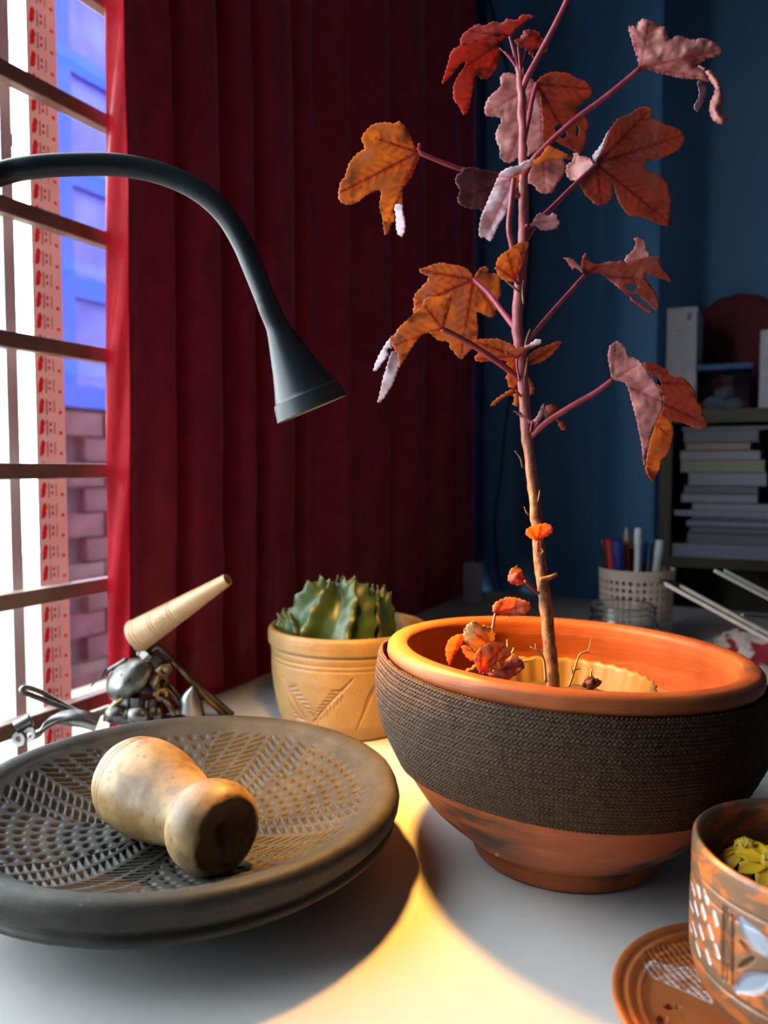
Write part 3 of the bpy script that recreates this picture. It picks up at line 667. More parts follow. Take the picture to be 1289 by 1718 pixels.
# upper left, backlight painted in as orange
leaf(plant, 'orange', b1('A', 522, 824), .60, [
  dict(out=L('A', [(522,824),(490,760),(455,690),(415,655),(395,668),(340,660),(275,675),(245,700),(215,745),(232,800),(190,830),(155,870),(135,920),(125,955),(100,985),(90,1050),(100,1090),(140,1108),(190,1095),(235,1060),(285,1035),(320,1030),(318,1070),(312,1110),(325,1170),(350,1200),(380,1205),(395,1180),(390,1120),(400,1100),(438,1100),(440,1020),(485,960),(510,900),(528,850)]), g=(.35, -.15), k=1.2),
  dict(out=L('A', [(393,1110),(437,1095),(440,1150),(454,1215),(440,1275),(415,1270),(402,1220),(400,1160)]), g=(-.9, .3), dz=-.012, mat='pale', veins=()),
  dict(out=L('A', [(330,1175),(335,1240),(342,1272),(355,1262),(375,1205),(350,1190)]), g=(.3, .0), dz=.012, veins=()),
  dict(out=L('A', [(520,822),(515,795),(525,770),(537,775),(534,805),(528,826)]), g=(-.5, 0), dz=.003, mat='red', veins=())],
  veins=L('A', [(290,750),(100,1040),(360,1195),(430,670),(440,1090)]), petiole=[(872,330,SZ),(830,300,.615),(790,288,.61),(757,278,.605)])
# topmost red leaf
leaf(plant, 'red', b1('A', 1018, 196), .615, [
  dict(out=L('A', [(985,190),(930,190),(850,205),(755,245),(705,270),(690,320),(670,385),(650,452),(690,420),(735,365),(770,330),(778,350),(760,375),(722,435),(712,480),(715,540),(740,570),(760,610),(775,620),(795,590),(808,540),(820,470),(835,400),(860,425),(890,425),(935,390),(958,350),(965,300),(955,240),(1005,200)]), g=(.5, -.3), k=1.0),
  dict(out=L('A', [(1020,195),(1060,160),(1110,115),(1145,95),(1140,83),(1100,80),(1075,82),(1065,100),(1035,110),(1000,103),(975,125),(930,115),(880,140),(845,130),(800,155),(765,185),(750,215),(755,245),(800,232),(850,210),(930,195),(985,190)]), g=(.35, -1.2), k=1.0, mat='red')],
  veins=L('A', [(660,440),(770,600),(880,420),(800,170),(1130,90)]), petiole=[(873,128,SZ),(866,98,.62),(860,75,.617)], pr=.0014)
# large leaf behind the stem
leaf(plant, 'pink', b1('B', 130, 452), .665, [
  dict(out=L('B', [(130,452),(100,425),(70,405),(20,398),(-40,395),(-66,420),(-66,465),(-100,500),(-130,530),(-150,575),(-150,610),(-125,630),(-70,635),(-62,660),(-80,690),(-90,730),(-85,770),(-70,800),(-70,840),(-50,870),(-15,882),(15,865),(40,830),(60,700),(80,840),(110,830),(165,780),(160,680),(150,530)]), g=(-.25, .1), k=.8),
  dict(out=L('B', [(130,452),(160,410),(220,390),(300,395),(340,420),(390,440),(425,475),(428,510),(400,545),(355,575),(365,610),(400,640),(413,680),(400,720),(400,770),(380,810),(365,835),(330,815),(280,790),(220,760),(165,780),(160,680),(150,530)]), g=(.45, -.1), k=.8, mat='brown',
       holes=[L('B', [(226,690),(262,675),(292,715),(285,748),(255,740)]), L('B', [(346,690),(358,680),(360,715),(350,738),(342,725)])]),
  dict(out=L('B', [(150,850),(110,890),(85,950),(83,985),(120,1005),(135,1032),(175,1048),(218,1036),(240,995),(280,950),(286,890),(262,855),(205,860)]), g=(-.1, .4), dz=-.004, veins=L('B', [(180,1040)]), mat='pink')],
  veins=L('B', [(-120,600),(-20,870),(160,770),(330,800),(410,480),(0,400)]), petiole=[(879,232,SZ),(884,215,.632),(893,168,.655)])
# folded leaf crossing the stem, window light painted pale on one side
leaf(plant, 'mauve', b1('A', 1040, 962), .600, [
  dict(out=L('A', [(958,938),(930,925),(860,915),(830,905),(760,910),(755,930),(735,940),(722,965),(730,1000),(750,1030),(740,1050),(735,1090),(790,1125),(850,1130),(868,1142),(890,1100),(912,1050),(938,985)]), g=(.5, -.2), k=1.5),
  dict(out=L('A', [(958,938),(1010,905),(1060,895),(1105,865),(1140,870),(1130,900),(1080,930),(1030,960),(1030,1000),(1040,1040),(1030,1090),(1000,1150),(960,1210),(930,1280),(910,1303),(880,1285),(855,1285),(850,1240),(860,1180),(870,1140),(890,1090),(912,1050),(938,985)]), g=(-.55, .45), k=1.2, mat='pale'),
  dict(out=L('B', [(100,870),(150,845),(190,790),(230,800),(262,815),(290,830),(325,855),(300,860),(210,858),(150,880),(100,900),(60,935),(5,955),(35,920)]), g=(.3, .6), mat='orange', veins=()),
  dict(out=L('B', [(-3,965),(35,950),(30,1000),(5,1055),(-6,1040)]), g=(.4, .2), dz=.006, mat='orange', veins=())],
  veins=L('A', [(740,1085),(880,1290),(1110,870),(760,920)]), petiole=[(874,492,SZ),(868,460,.617),(860,415,.612),(854,382,.608),(858,340,.603)], pr=.0020)
# top right, curled pink leaf
leaf(plant, 'pink', b1('B', 692, 368), .60, [
  dict(out=L('B', [(690,370),(670,300),(645,220),(630,175),(630,140),(655,140),(672,150),(680,120),(705,102),(740,108),(775,125),(790,140),(825,145),(842,195),(838,215),(870,205),(900,190),(940,205),(980,215),(1030,205),(1080,220),(1110,240),(1135,275),(1120,295),(1085,310),(1050,320),(1010,345),(1000,352),(1060,395),(1070,440),(1050,440),(1000,430),(930,425),(850,410),(790,395),(740,380),(715,372)]), g=(-.35, .5), k=1.5, edge_curl=1),
  dict(out=L('B', [(1000,352),(1050,370),(1090,400),(1120,440),(1135,500),(1140,560),(1130,590),(1145,630),(1165,625),(1160,645),(1135,672),(1105,665),(1080,640),(1068,600),(1070,550),(1090,510),(1095,470),(1070,440),(1050,400)]), g=(-.5, -.2), dz=-.008, edge_curl=2, mat='pink', veins=()),
  dict(out=L('B', [(1000,435),(1035,445),(1050,470),(1045,520),(1025,570),(1000,605),(985,585),(985,560),(1005,530),(1010,490)]), g=(.6, 0), dz=-.004, mat='pale', veins=())],
  veins=L('B', [(740,115),(1120,270),(1060,420),(645,150)]), petiole=[(876,300,SZ),(900,262,.615),(960,205,.61),(1020,160,.605)], pr=.0021)
# stalk that leaves the picture at the top
pts = [P(877,150,SZ), P(885,130,.618), P(905,92,.612), P(930,45,.605), P(952,0,.60), P(966,-32,.596)]
mesh('petiole', *tube(pts, [.0024, .0026, .0024, .0023, .0022, .0022], 8, smooth=5), M_PETI, plant)
# big russet leaf at the right
leaf(plant, 'brown', b1('B', 455, 887), .655, [
  dict(out=L('B', [(455,885),(470,840),(500,780),(520,710),(540,680),(570,640),(600,630),(650,605),(680,585),(720,578),(755,585),(760,610),(745,640),(780,648),(830,675),(870,685),(915,710),(928,740),(925,775),(900,810),(860,830),(800,858),(740,870),(715,885),(712,905),(740,930),(775,935),(810,965),(840,1000),(845,1040),(862,1080),(860,1130),(855,1170),(862,1205),(845,1223),(790,1210),(740,1190),(690,1170),(630,1165),(600,1130),(575,1090),(560,1040),(545,995),(540,1010),(540,1050),(520,1090),(480,1110),(440,1100),(420,1075),(400,1060),(375,1020),(365,990),(400,960),(440,910)]), g=(.25, -.1), k=.9),
  dict(out=L('B', [(440,900),(400,945),(350,978),(310,970),(290,935),(295,895),(325,865),(330,830),(350,825),(365,845),(400,845),(425,860)]), g=(-.7, .2), mat='pink', veins=(), edge_curl=-1),
  dict(out=L('B', [(522,700),(505,760),(475,830),(447,878),(432,860),(440,830),(468,800),(490,760)]), g=(-.9, 0), dz=-.002, mat='pale', veins=())],
  veins=L('B', [(740,600),(920,730),(855,1210),(478,1100)]), petiole=[(884,400,SZ),(900,375,.628),(930,345,.637),(965,310,.646)], pr=.0020)
leaf(plant, 'mauve', b1('B', 82, 1212), .612, [dict(out=L('B', [(80,1215),(105,1205),(130,1165),(150,1150),(180,1160),(205,1165),(210,1150),(240,1160),(242,1185),(256,1200),(245,1230),(210,1242),(160,1245),(130,1225),(105,1222)]), g=(-.2, .5))],
  veins=L('B', [(240,1190)]), petiole=[(880,382,SZ)], pr=.0009)
# middle left pair
leaf(plant, 'orange', b1('C', 697, 320), .66, [
  dict(out=L('C', [(697,318),(690,290),(660,255),(600,232),(560,230),(510,218),(450,228),(420,240),(390,250),(370,265),(390,285),(425,300),(415,330),(395,350),(385,365),(350,400),(335,440),(340,475),(335,510),(400,600),(480,680),(530,690),(550,700),(555,730),(580,750),(590,770),(625,798),(650,775),(690,730),(690,690),(720,670),(727,630),(720,570),(715,515),(740,520),(790,545),(825,535),(832,510),(845,490),(850,430),(862,400),(855,340),(860,320),(835,280),(790,285),(785,250),(760,240),(730,255),(710,290),(705,315)]), g=(.22, -.1), k=1.0)],
  veins=L('C', [(385,265),(345,470),(620,780),(830,525),(765,245)]), petiole=[(866,552,SZ),(845,525,.632),(820,493,.646)], pr=.0021)
leaf(plant, 'orange', b1('C', 510, 615), .585, [
  dict(out=L('C', [(510,615),(540,540),(560,460),(565,400),(530,415),(490,420),(440,420),(400,440),(385,480),(355,500),(350,515),(300,560),(245,610),(220,650),(195,668),(197,690),(210,715),(222,740),(245,790),(247,850),(290,790),(330,720),(380,660),(430,635),(470,628)]), g=(.30, .25), k=1.2),
  dict(out=L('C', [(200,672),(180,690),(160,720),(120,790),(95,870),(130,850),(165,800),(190,770),(180,750),(178,740),(195,730),(212,735),(207,715)]), g=(-.7, -.2), dz=-.003, mat='pale', veins=()),
  dict(out=L('C', [(207,755),(190,790),(160,890),(140,970),(122,1060),(160,1030),(210,950),(245,860),(248,800),(226,752)]), g=(-.7, .1), dz=-.003, mat='pale', veins=())],
  veins=L('C', [(220,710),(245,800),(545,430),(400,470)]), petiole=[(873,637,SZ),(846,615,.61),(801,584,.60),(765,563,.592)], pr=.0021)
# small leaves at the nodes
leaf(plant, 'orange', b1('C', 945, 320), .612, [dict(out=L('C', [(1028,100),(1005,90),(965,100),(920,130),(870,165),(840,200),(830,240),(822,255),(835,265),(850,300),(890,325),(945,328),(968,280),(990,230),(1015,150)]), g=(.3, .2))], veins=L('C', [(835,240),(1000,110),(900,160)]), petiole=[(872,480,SZ)], pr=.001)
leaf(plant, 'orange', b1('C', 940, 775), .617, [dict(out=L('C', [(690,685),(740,675),(790,675),(850,675),(890,690),(945,725),(945,815),(900,810),(850,800),(800,805),(750,815),(710,805),(705,785),(725,760),(740,755),(720,735)]), g=(.2, -.3))], veins=L('C', [(700,690),(715,800)]), petiole=[(873,605,SZ)], pr=.001)
leaf(plant, 'orange', b1('C', 960, 790), .608, [dict(out=L('C', [(880,755),(920,735),(1000,725),(1050,715),(1095,705),(1050,735),(1000,770),(960,790),(920,780)]), g=(.2, -.5)),
   dict(out=L('C', [(1000,725),(1040,700),(1080,675),(1108,690),(1095,705),(1050,722)]), g=(-.5, .5), mat='pale', veins=())], veins=L('C', [(890,757),(1080,705)]), petiole=[(872,640,.61), (868,615,.61)], pr=.0008)
leaf(plant, 'orange', b1('C', 1012, 835), .622, [dict(out=L('C', [(1010,838),(1010,800),(1030,770),(1080,735),(1150,710),(1200,690),(1228,692),(1210,720),(1170,770),(1110,810),(1060,825)]), g=(.2, .3))], veins=L('C', [(1210,700)]), petiole=[(878,625,SZ)], pr=.0009)
leaf(plant, 'orange', b1('C', 950, 825), .628, [dict(out=L('C', [(893,818),(958,815),(962,945),(918,970),(900,930),(890,900),(905,880)]), g=(.3, 0))], veins=L('C', [(915,960)]), petiole=[(874,612,SZ)], pr=.0009)
leaf(plant, 'orange', b1('C', 1010, 890), .632, [dict(out=L('C', [(1005,885),(1040,920),(1060,960),(1060,995),(1035,1020),(1020,1048),(1008,1040)]), g=(-.2, 0))], veins=L('C', [(1025,1030)]), petiole=[(876,640,SZ)], pr=.0008)
leaf(plant, 'orange', b1('C', 955, 985), .612, [dict(out=L('C', [(955,975),(910,985),(870,1010),(820,1045),(802,1080),(830,1070),(880,1030),(955,1000)]), g=(.3, -.3)),
   dict(out=L('C', [(935,1000),(965,1000),(965,1075),(935,1070),(942,1040)]), g=(.2, 0), dz=.004, veins=())], veins=L('C', [(810,1075)]), petiole=[(876,668,SZ)], pr=.0008)
# right, narrow torn leaf
leaf(plant, 'brown', b1('D', 480, 277), .640, [
  dict(out=L('D', [(480,275),(460,225),(475,155),(490,165),(510,200),(555,215),(610,200),(660,200),(690,195),(720,212),(770,195),(830,170),(880,172),(912,175),(910,220),(930,250),(965,290),(978,317),(920,300),(880,285),(830,270),(820,290),(850,330),(885,380),(900,430),(895,470),(870,465),(820,420),(780,382),(735,378),(745,395),(800,440),(860,480),(862,495),(830,485),(780,445),(745,420),(730,385),(715,395),(690,365),(640,320),(600,290),(570,268),(530,265)]), g=(.1, -.45), k=.8,
       holes=[L('D', [(714,340),(745,324),(782,345),(760,366),(727,364)])]),
  dict(out=L('D', [(710,208),(710,175),(750,140),(770,100),(760,65),(800,68),(830,100),(830,130),(850,165),(800,185),(740,208)]), g=(-.3, .4), mat='pink', veins=()),
  dict(out=L('D', [(472,272),(430,235),(410,245),(400,230),(380,200),(357,178),(385,178),(410,185),(440,210),(465,240)]), g=(-.3, .4), mat='pink', veins=())],
  veins=L('D', [(970,312),(890,460),(790,70),(475,165)]), petiole=[(881,582,SZ),(900,555,.625),(928,522,.63),(960,486,.635)], pr=.0018)
# right, big folded leaf low down
leaf(plant, 'pink', b1('D', 637, 872), .600, [
  dict(out=L('D', [(635,870),(620,800),(612,740),(620,680),(640,665),(658,650),(690,665),(715,700),(730,740),(760,745),(800,775),(850,840),(900,920),(925,980),(925,1030),(905,1070),(880,1130),(850,1220),(830,1300),(825,1370),(810,1330),(800,1230),(775,1110),(745,990),(715,900),(680,882)]), g=(-.35, .1), k=1.3),
  dict(out=L('D', [(810,780),(850,775),(900,790),(950,815),(970,850),(1030,855),(1070,890),(1105,930),(1115,990),(1140,1020),(1160,1080),(1180,1130),(1140,1150),(1100,1145),(1030,1115),(960,1105),(920,1090),(905,1070),(925,1030),(915,950),(870,860)]), g=(.4, -.1), dz=.012, mat='brown', veins=L('D', [(1160,1120),(930,800),(1100,900)]), holes=[L('D', [(868,852),(895,858),(918,900),(900,900),(880,880)])]),
  dict(out=L('D', [(905,1070),(960,1105),(980,1150),(975,1220),(950,1290),(915,1330),(905,1380),(880,1420),(868,1455),(840,1420),(825,1375),(835,1300),(860,1190),(885,1120)]), g=(.5, 0), dz=-.004, mat='orange', veins=L('D', [(865,1440),(960,1200)]))],
  veins=L('D', [(655,660),(920,1000),(820,1340),(790,780)]), petiole=[(886,738,SZ),(915,710,.615),(958,682,.607),(1000,658,.603)], pr=.0020)
# dry scraps on the stem
leaf(plant, 'mauve', b1('D', 180, 1108), .612, [dict(out=L('D', [(70,1050),(110,1055),(180,1105),(215,1060),(240,1010),(255,1020),(240,1070),(210,1115),(170,1122),(110,1080)]), g=(-.3, .5))], petiole=[(889,735,SZ)], pr=.0008)
leaf(plant, 'brown', b1('D', 255, 1050), .616, [dict(out=L('D', [(250,1030),(300,1010),(340,1045),(380,1055),(350,1080),(310,1090),(350,1110),(375,1160),(340,1150),(315,1100),(260,1090)]), g=(.2, .4), edge_curl=1)], petiole=[(889,733,SZ),(905,705,.618)], pr=.0009)
# bud at the tip
leaf(plant, 'red', b1('B', 30, 250), .616, [dict(out=L('B', [(10,215),(40,205),(65,165),(110,165),(150,175),(140,200),(175,215),(185,285),(140,265),(110,275),(125,320),(95,295),(70,260),(30,250)]), g=(.2, .3), edge_curl=2, tooth=3)], veins=L('B', [(120,170),(180,280)]), petiole=[(875,135,SZ),(872,100,.618)], pr=.0010)
for a, b_, r0 in (((871,120),(846,86),.0011), ((870,118),(838,80),.0009), ((869,112),(852,92),.0011), ((874,110),(884,78),.0010), ((873,140),(879,112),.0008), ((868,118),(870,72),.0010)):
    mesh('bud_stalk', *tube([P(*a, SZ), P((a[0]+b_[0])/2+1, (a[1]+b_[1])/2-3, SZ-.002), P(*b_, SZ-.004)], [r0, r0*1.2, r0*.4], 6, smooth=3), M_PETI, plant)
leaf(plant, 'orange', b1('E', 620, 298), .606, [dict(out=L('E', [(620,300),(595,290),(560,270),(550,245),(570,220),(610,205),(655,197),(690,205),(708,235),(690,260),(655,280)]), g=(.1, .4))], veins=L('E', [(570,225),(640,205),(700,225)]), petiole=[(903,925,.616)], pr=.0009)
# stubs, stipules and a withered flower on the lower stem
for pl, r0 in (([(907,973),(920,970),(936,963)], .0022), ([(888,865),(883,858),(880,850)], .0007), ([(903,842),(905,830),(906,822)], .0006), ([(872,490),(862,482),(848,470)], .0009),
               ([(879,510),(877,490),(879,470)], .0010), ([(880,590),(884,570),(890,552)], .0010), ([(880,640),(883,620),(886,600)], .0010), ([(877,785),(874,770),(864,756)], .0007), ([(908,930),(912,925),(909,921)], .0008)):
    mesh('twig_stub', *tube([P(x, y, SZ-.006) for x, y in pl], [r0, r0, r0*.7], 7, smooth=3), M_STEM, plant, attrs=None)
wf = leaf(plant, 'red', b1('E', 545, 525), .612, [dict(out=L('E', [(545,530),(515,548),(485,545),(455,530),(452,490),(470,460),(505,455),(530,480)]), g=(-.4, .4), edge_curl=3), dict(out=L('E', [(458,465),(480,450),(505,437),(515,455),(535,470),(500,478),(470,480)]), g=(0, .6), dz=-.003, mat='dry', veins=(), tooth=3)],
     veins=L('E', [(470,480)]), petiole=[(907,998,SZ),(890,985,.615)], pr=.0010, name='withered_bud')
# ------------------------------------------------------------------ seedling in the bowl
sd = empty('seedling', G(0.085, 0.565, 0.030), 'small orange-leaved seedling sprouting at the left inside the terracotta bowl', 'seedling')
stp = P(850, 1150, .570); sb_ = np.array(origin_of(sd))
mesh('stem', *tube([sb_, sb_*.45+stp*.55+np.array((0, 0, .0)), P(826,1085,.575), P(826,1060,.578), P(831,1030,.58)], [.0016, .0015, .0013, .0011, .0009], 8, smooth=5), simple('pale_stem', (0.55, 0.40, 0.18), .5), sd)
leaf(sd, 'orange', b1('E', 378, 708), .578, [dict(out=L('E', [(375,710),(360,690),(370,655),(410,630),(465,615),(530,630),(578,655),(575,690),(545,715),(480,725),(420,720)]), g=(.1, -.3))], veins=L('E', [(570,660),(420,635),(530,710)]), petiole=[(826,1060,.578)], pr=.0008)
leaf(sd, 'orange', b1('E', 192, 832), .565, [dict(out=L('E', [(192,830),(150,835),(110,865),(95,920),(105,985),(122,1005),(135,960),(165,920),(195,870)]), g=(.3, .1))], veins=L('E', [(115,990)]), petiole=[(820,1085,.572)], pr=.0007)
leaf(sd, 'dry', b1('E', 345, 880), .558, [dict(out=L('E', [(195,850),(200,800),(230,765),(265,752),(300,775),(330,780),(365,800),(375,850),(345,880),(310,885),(290,910),(265,925),(240,900),(210,880)]), g=(.1, .5), edge_curl=2)], veins=L('E', [(215,790),(300,780)]), petiole=[(826,1075,.574)], pr=.0007)
leaf(sd, 'orange', b1('E', 290, 1043), .545, [dict(out=L('E', [(290,1047),(262,1000),(255,960),(275,920),(330,880),(380,872),(430,880),(445,905),(470,940),(440,970),(415,1010),(370,1030),(310,1042)]), g=(.1, -.2), holes=[L('E', [(388,945),(400,950),(398,972),(387,968)]), L('E', [(385,985),(397,990),(394,1008),(384,1004)])])], veins=L('E', [(430,890),(300,900),(450,950)]), petiole=[(832,1130,.563)], pr=.0008)
leaf(sd, 'brown', b1('E', 310, 1050), .540, [dict(out=L('E', [(300,1052),(370,1038),(420,1015),(450,975),(480,940),(545,1000),(520,1040),(450,1080),(380,1072),(320,1062)]), g=(.1, -.8), dz=.006)], veins=L('E', [(530,1010)]), petiole=[(830,1135,.560)], pr=.0007)
leaf(sd, 'orange', b1('E', 195, 895), .572, [dict(out=L('E', [(190,890),(240,910),(262,940),(255,985),(215,960),(190,920)]), g=(.1, .1))], petiole=[(822,1090,.574)], pr=.0006)
# dry twigs standing in the soil
M_TWIG = simple('dry_twig', (0.40, 0.26, 0.12), .7)
tw = empty('dry_twig', P(956, 1150, .60), 'thin forked dry twig standing right of the main stem in the soil', 'twig')
mesh('shoot', *tube([P(955,1152,.60), P(964,1125,.60), P(973,1098,.60), P(987,1092,.602), P(992,1070,.603)], [.0010, .0009, .0007, .0005, .0003], 6, smooth=4), M_TWIG, tw)
for a, b_ in (((964,1125),(976,1122)), ((961,1132),(958,1118)), ((973,1098),(969,1106)), ((981,1093),(990,1098))):
    mesh('side_shoot', *tube([P(*a, .60), P((a[0]+b_[0])/2, (a[1]+b_[1])/2-1, .60), P(*b_, .60)], [.0006, .0005, .0002], 5, smooth=3), M_TWIG, tw)
tw = empty('dry_twig', P(914, 1140, .60), 'short forked dry twig leaning just left of the main stem', 'twig')
mesh('shoot', *tube([P(916,1145,.60), P(913,1108,.60), P(904,1095,.60), P(890,1085,.60)], [.0012, .0010, .0008, .0004], 6, smooth=4), M_TWIG, tw)
mesh('side_shoot', *tube([P(904,1095,.60), P(900,1088,.60), P(898,1080,.60)], [.0007, .0006, .0003], 5, smooth=3), M_TWIG, tw)
sp_ = empty('shriveled_sprout', P(990, 1152, .60), 'tiny dark shriveled sprout on the soil near the right wall of the fluted pot', 'sprout')
mesh('stalk', *tube([P(990,1150,.60), P(991,1138,.60), P(993,1123,.60)], [.0009, .0009, .0007], 6, smooth=3), simple('sprout_stalk', (0.5, .36, .12), .6), sp_)
V, Fs = lathe(resample([(0, 0), (.004, .001), (.0065, .004), (.0050, .0075), (0, .009)], 14, smooth=3), 18, P(993, 1155, .60)); V += (fbm(V, 380, 2, 7)-.5)[:, None]*.006
mesh('husk', V, Fs, simple('dark_husk', (0.10, 0.025, 0.022), .7, var=.4, scale=300), sp_)
for k, pl in enumerate(([(862,1112),(880,1109),(900,1106)], [(853,1098),(852,1085),(851,1073)], [(856,1099),(861,1092),(862,1086)])):
    o = mesh('grass_blade', *tube([P(x, y, .60+.004*k) for x, y in pl], [.0008, .0009, .0003], 6, smooth=3), simple('yellow_grass', (0.5, .45, .10), .6), loc=P(*pl[0], .60+.004*k))
    tag(o, ['yellowish grass blade lying flat along the fluted pot rim', 'tallest upright green grass blade beside the seedling leaves', 'short slanting grass blade beside the seedling leaves'][k], 'grass blade')
# ------------------------------------------------------------------ cactus in a carved pot
CX, CZp, CRr = -0.045, 0.965, 0.0995
kc = G(CX, CZp)
def cyl_hit(px, py, c, R):     # pixel -> (angle, height) on an upright cylinder
    d = C_F + (px-644.5)/F_PX*C_R - (py-859)/F_PX*C_U; o = CAM[:2]-c[:2]
    a = d[0]**2+d[1]**2; b = 2*(o@d[:2]); cc = o@o-R*R; q = b*b-4*a*cc
    s = -b/(2*a) if q < 0 else (-b-math.sqrt(q))/(2*a); w = CAM+s*d
    return math.atan2(w[1]-c[1], w[0]-c[0]), w[2]-c[2]
def wrap(a): return np.arctan2(np.sin(a), np.cos(a))
def seg_groove(T, H, R, segs, width, taper=True):   # segs in (angle, height)
    m = np.zeros_like(T)
    for (a0, h0), (a1, h1), wd in segs:
        mid = (a0+a1)/2; S_ = wrap(T-mid)*R; sa = (a0-mid)*R; sb = (a1-mid)*R
        ok = (abs(S_) < abs(sb-sa)/2+.01)
        dx, dy = sb-sa, h1-h0; L2 = max(dx*dx+dy*dy, 1e-12)
        t = np.clip(((S_-sa)*dx+(H-h0)*dy)/L2, 0, 1)
        d = np.hypot(S_-sa-t*dx, H-h0-t*dy); w = width*wd*((0.35+0.65*np.sin(np.pi*np.clip(t, .05, .95))) if taper else 1.0)
        m = np.maximum(m, np.where(ok, np.clip(1-d/w, 0, 1), 0))
    return m
kp = empty('carved_clay_pot', kc, 'small tan clay pot with carved leaves and rings holding a cactus', 'flower pot')
cut = []
def addseg(a, b, w=1.0):
    A, B = cyl_hit(*a, kc, .096), cyl_hit(*b, kc, .096)
    for rep in (0, 2*np.pi/3, -2*np.pi/3): cut.append(((A[0]+rep, A[1]), (B[0]+rep, B[1]), w))
addseg((474,1136), (508,1210), 1.3); addseg((592,1140), (520,1215), 1.3); addseg((636,1140), (600,1228), 1.0); addseg((628,1150), (612,1190), .8)
for k in range(8): addseg((484+k*5, 1154+k*7), (496+k*5.5, 1152+k*8.5), .8)
for k in range(6): addseg((478+k*2, 1170+k*7), (487+k*3.5, 1192+k*4), .8)
for k in range(8): addseg((577-k*7, 1160+k*6), (556-k*5, 1160+k*6), .8); addseg((575-k*7, 1166+k*6), (572-k*6, 1182+k*5), .7)
rpk = [(0, 0), (.076, 0), (.081, .003), (.0875, .02), (.0925, .045), (.0955, .07), (.0960, .0862), (.0945, .0872), (.0958, .0885), (.0962, .0915), (.0946, .0930), (.0958, .0946), (.0965, .100), (.0950, .1025), (.0968, .1040), (.0990, .1055), (.0998, .115), (.0995, .121), (.0975, .1248), (.0940, .1252), (.0915, .1235), (.0905, .115), (.090, .095), (.0, .092)]
rpk = resample(rpk, step=.0012)
def kdisp(T, R, H):
    q = np.stack([R*np.cos(T), R*np.sin(T), H], -1).reshape(-1, 3); n = (fbm(q, 60, 3, 31).reshape(R.shape)-.5)*.0014
    i0 = np.argmax(rpk[:, 1]); outs = np.zeros_like(R); outs[:i0] = 1
    return n*(R > .02)-.0026*seg_groove(T, H, .096, cut, .0021)*outs, 0*R
V, Fq = lathe(rpk, 500, kc, disp=kdisp)
t = NT('tan_clay'); v = t.coords(); vs = t.coords((6, 6, 70))
col = t.ramp(t.noise(16, v, 5), [(.3, (0.21, 0.125, 0.042)), (.7, (0.33, 0.205, 0.078))])
col = t.mix(t.ramp(t.noise(5, vs, 3), [(.5, (0, 0, 0)), (.8, (.4, .4, .4))]), col, (0.27, 0.15, 0.08))
spk = t.ramp(t.noise(500, v, 1), [(.70, (0, 0, 0)), (.75, (.6, .6, .6))])
mesh('pot_body', V, Fq, t.done(t.princ(t.mix(spk, col, (0.7, 0.5, 0.25)), .5, .4, 0, t.bump(t.noise(300, v), .15, .0006))), kp)
Vs = kc+np.stack([np.linspace(0, .0905, 16)[:, None]*np.cos(tt)[None], np.linspace(0, .0905, 16)[:, None]*np.sin(tt)[None], np.full((16, 90), .100)], -1).reshape(-1, 3)
Vs[:, 2] += (fbm(Vs, 60, 3, 4)-.5)*.008
mesh('soil', Vs, gridfaces(90, 16, True), soil, kp)
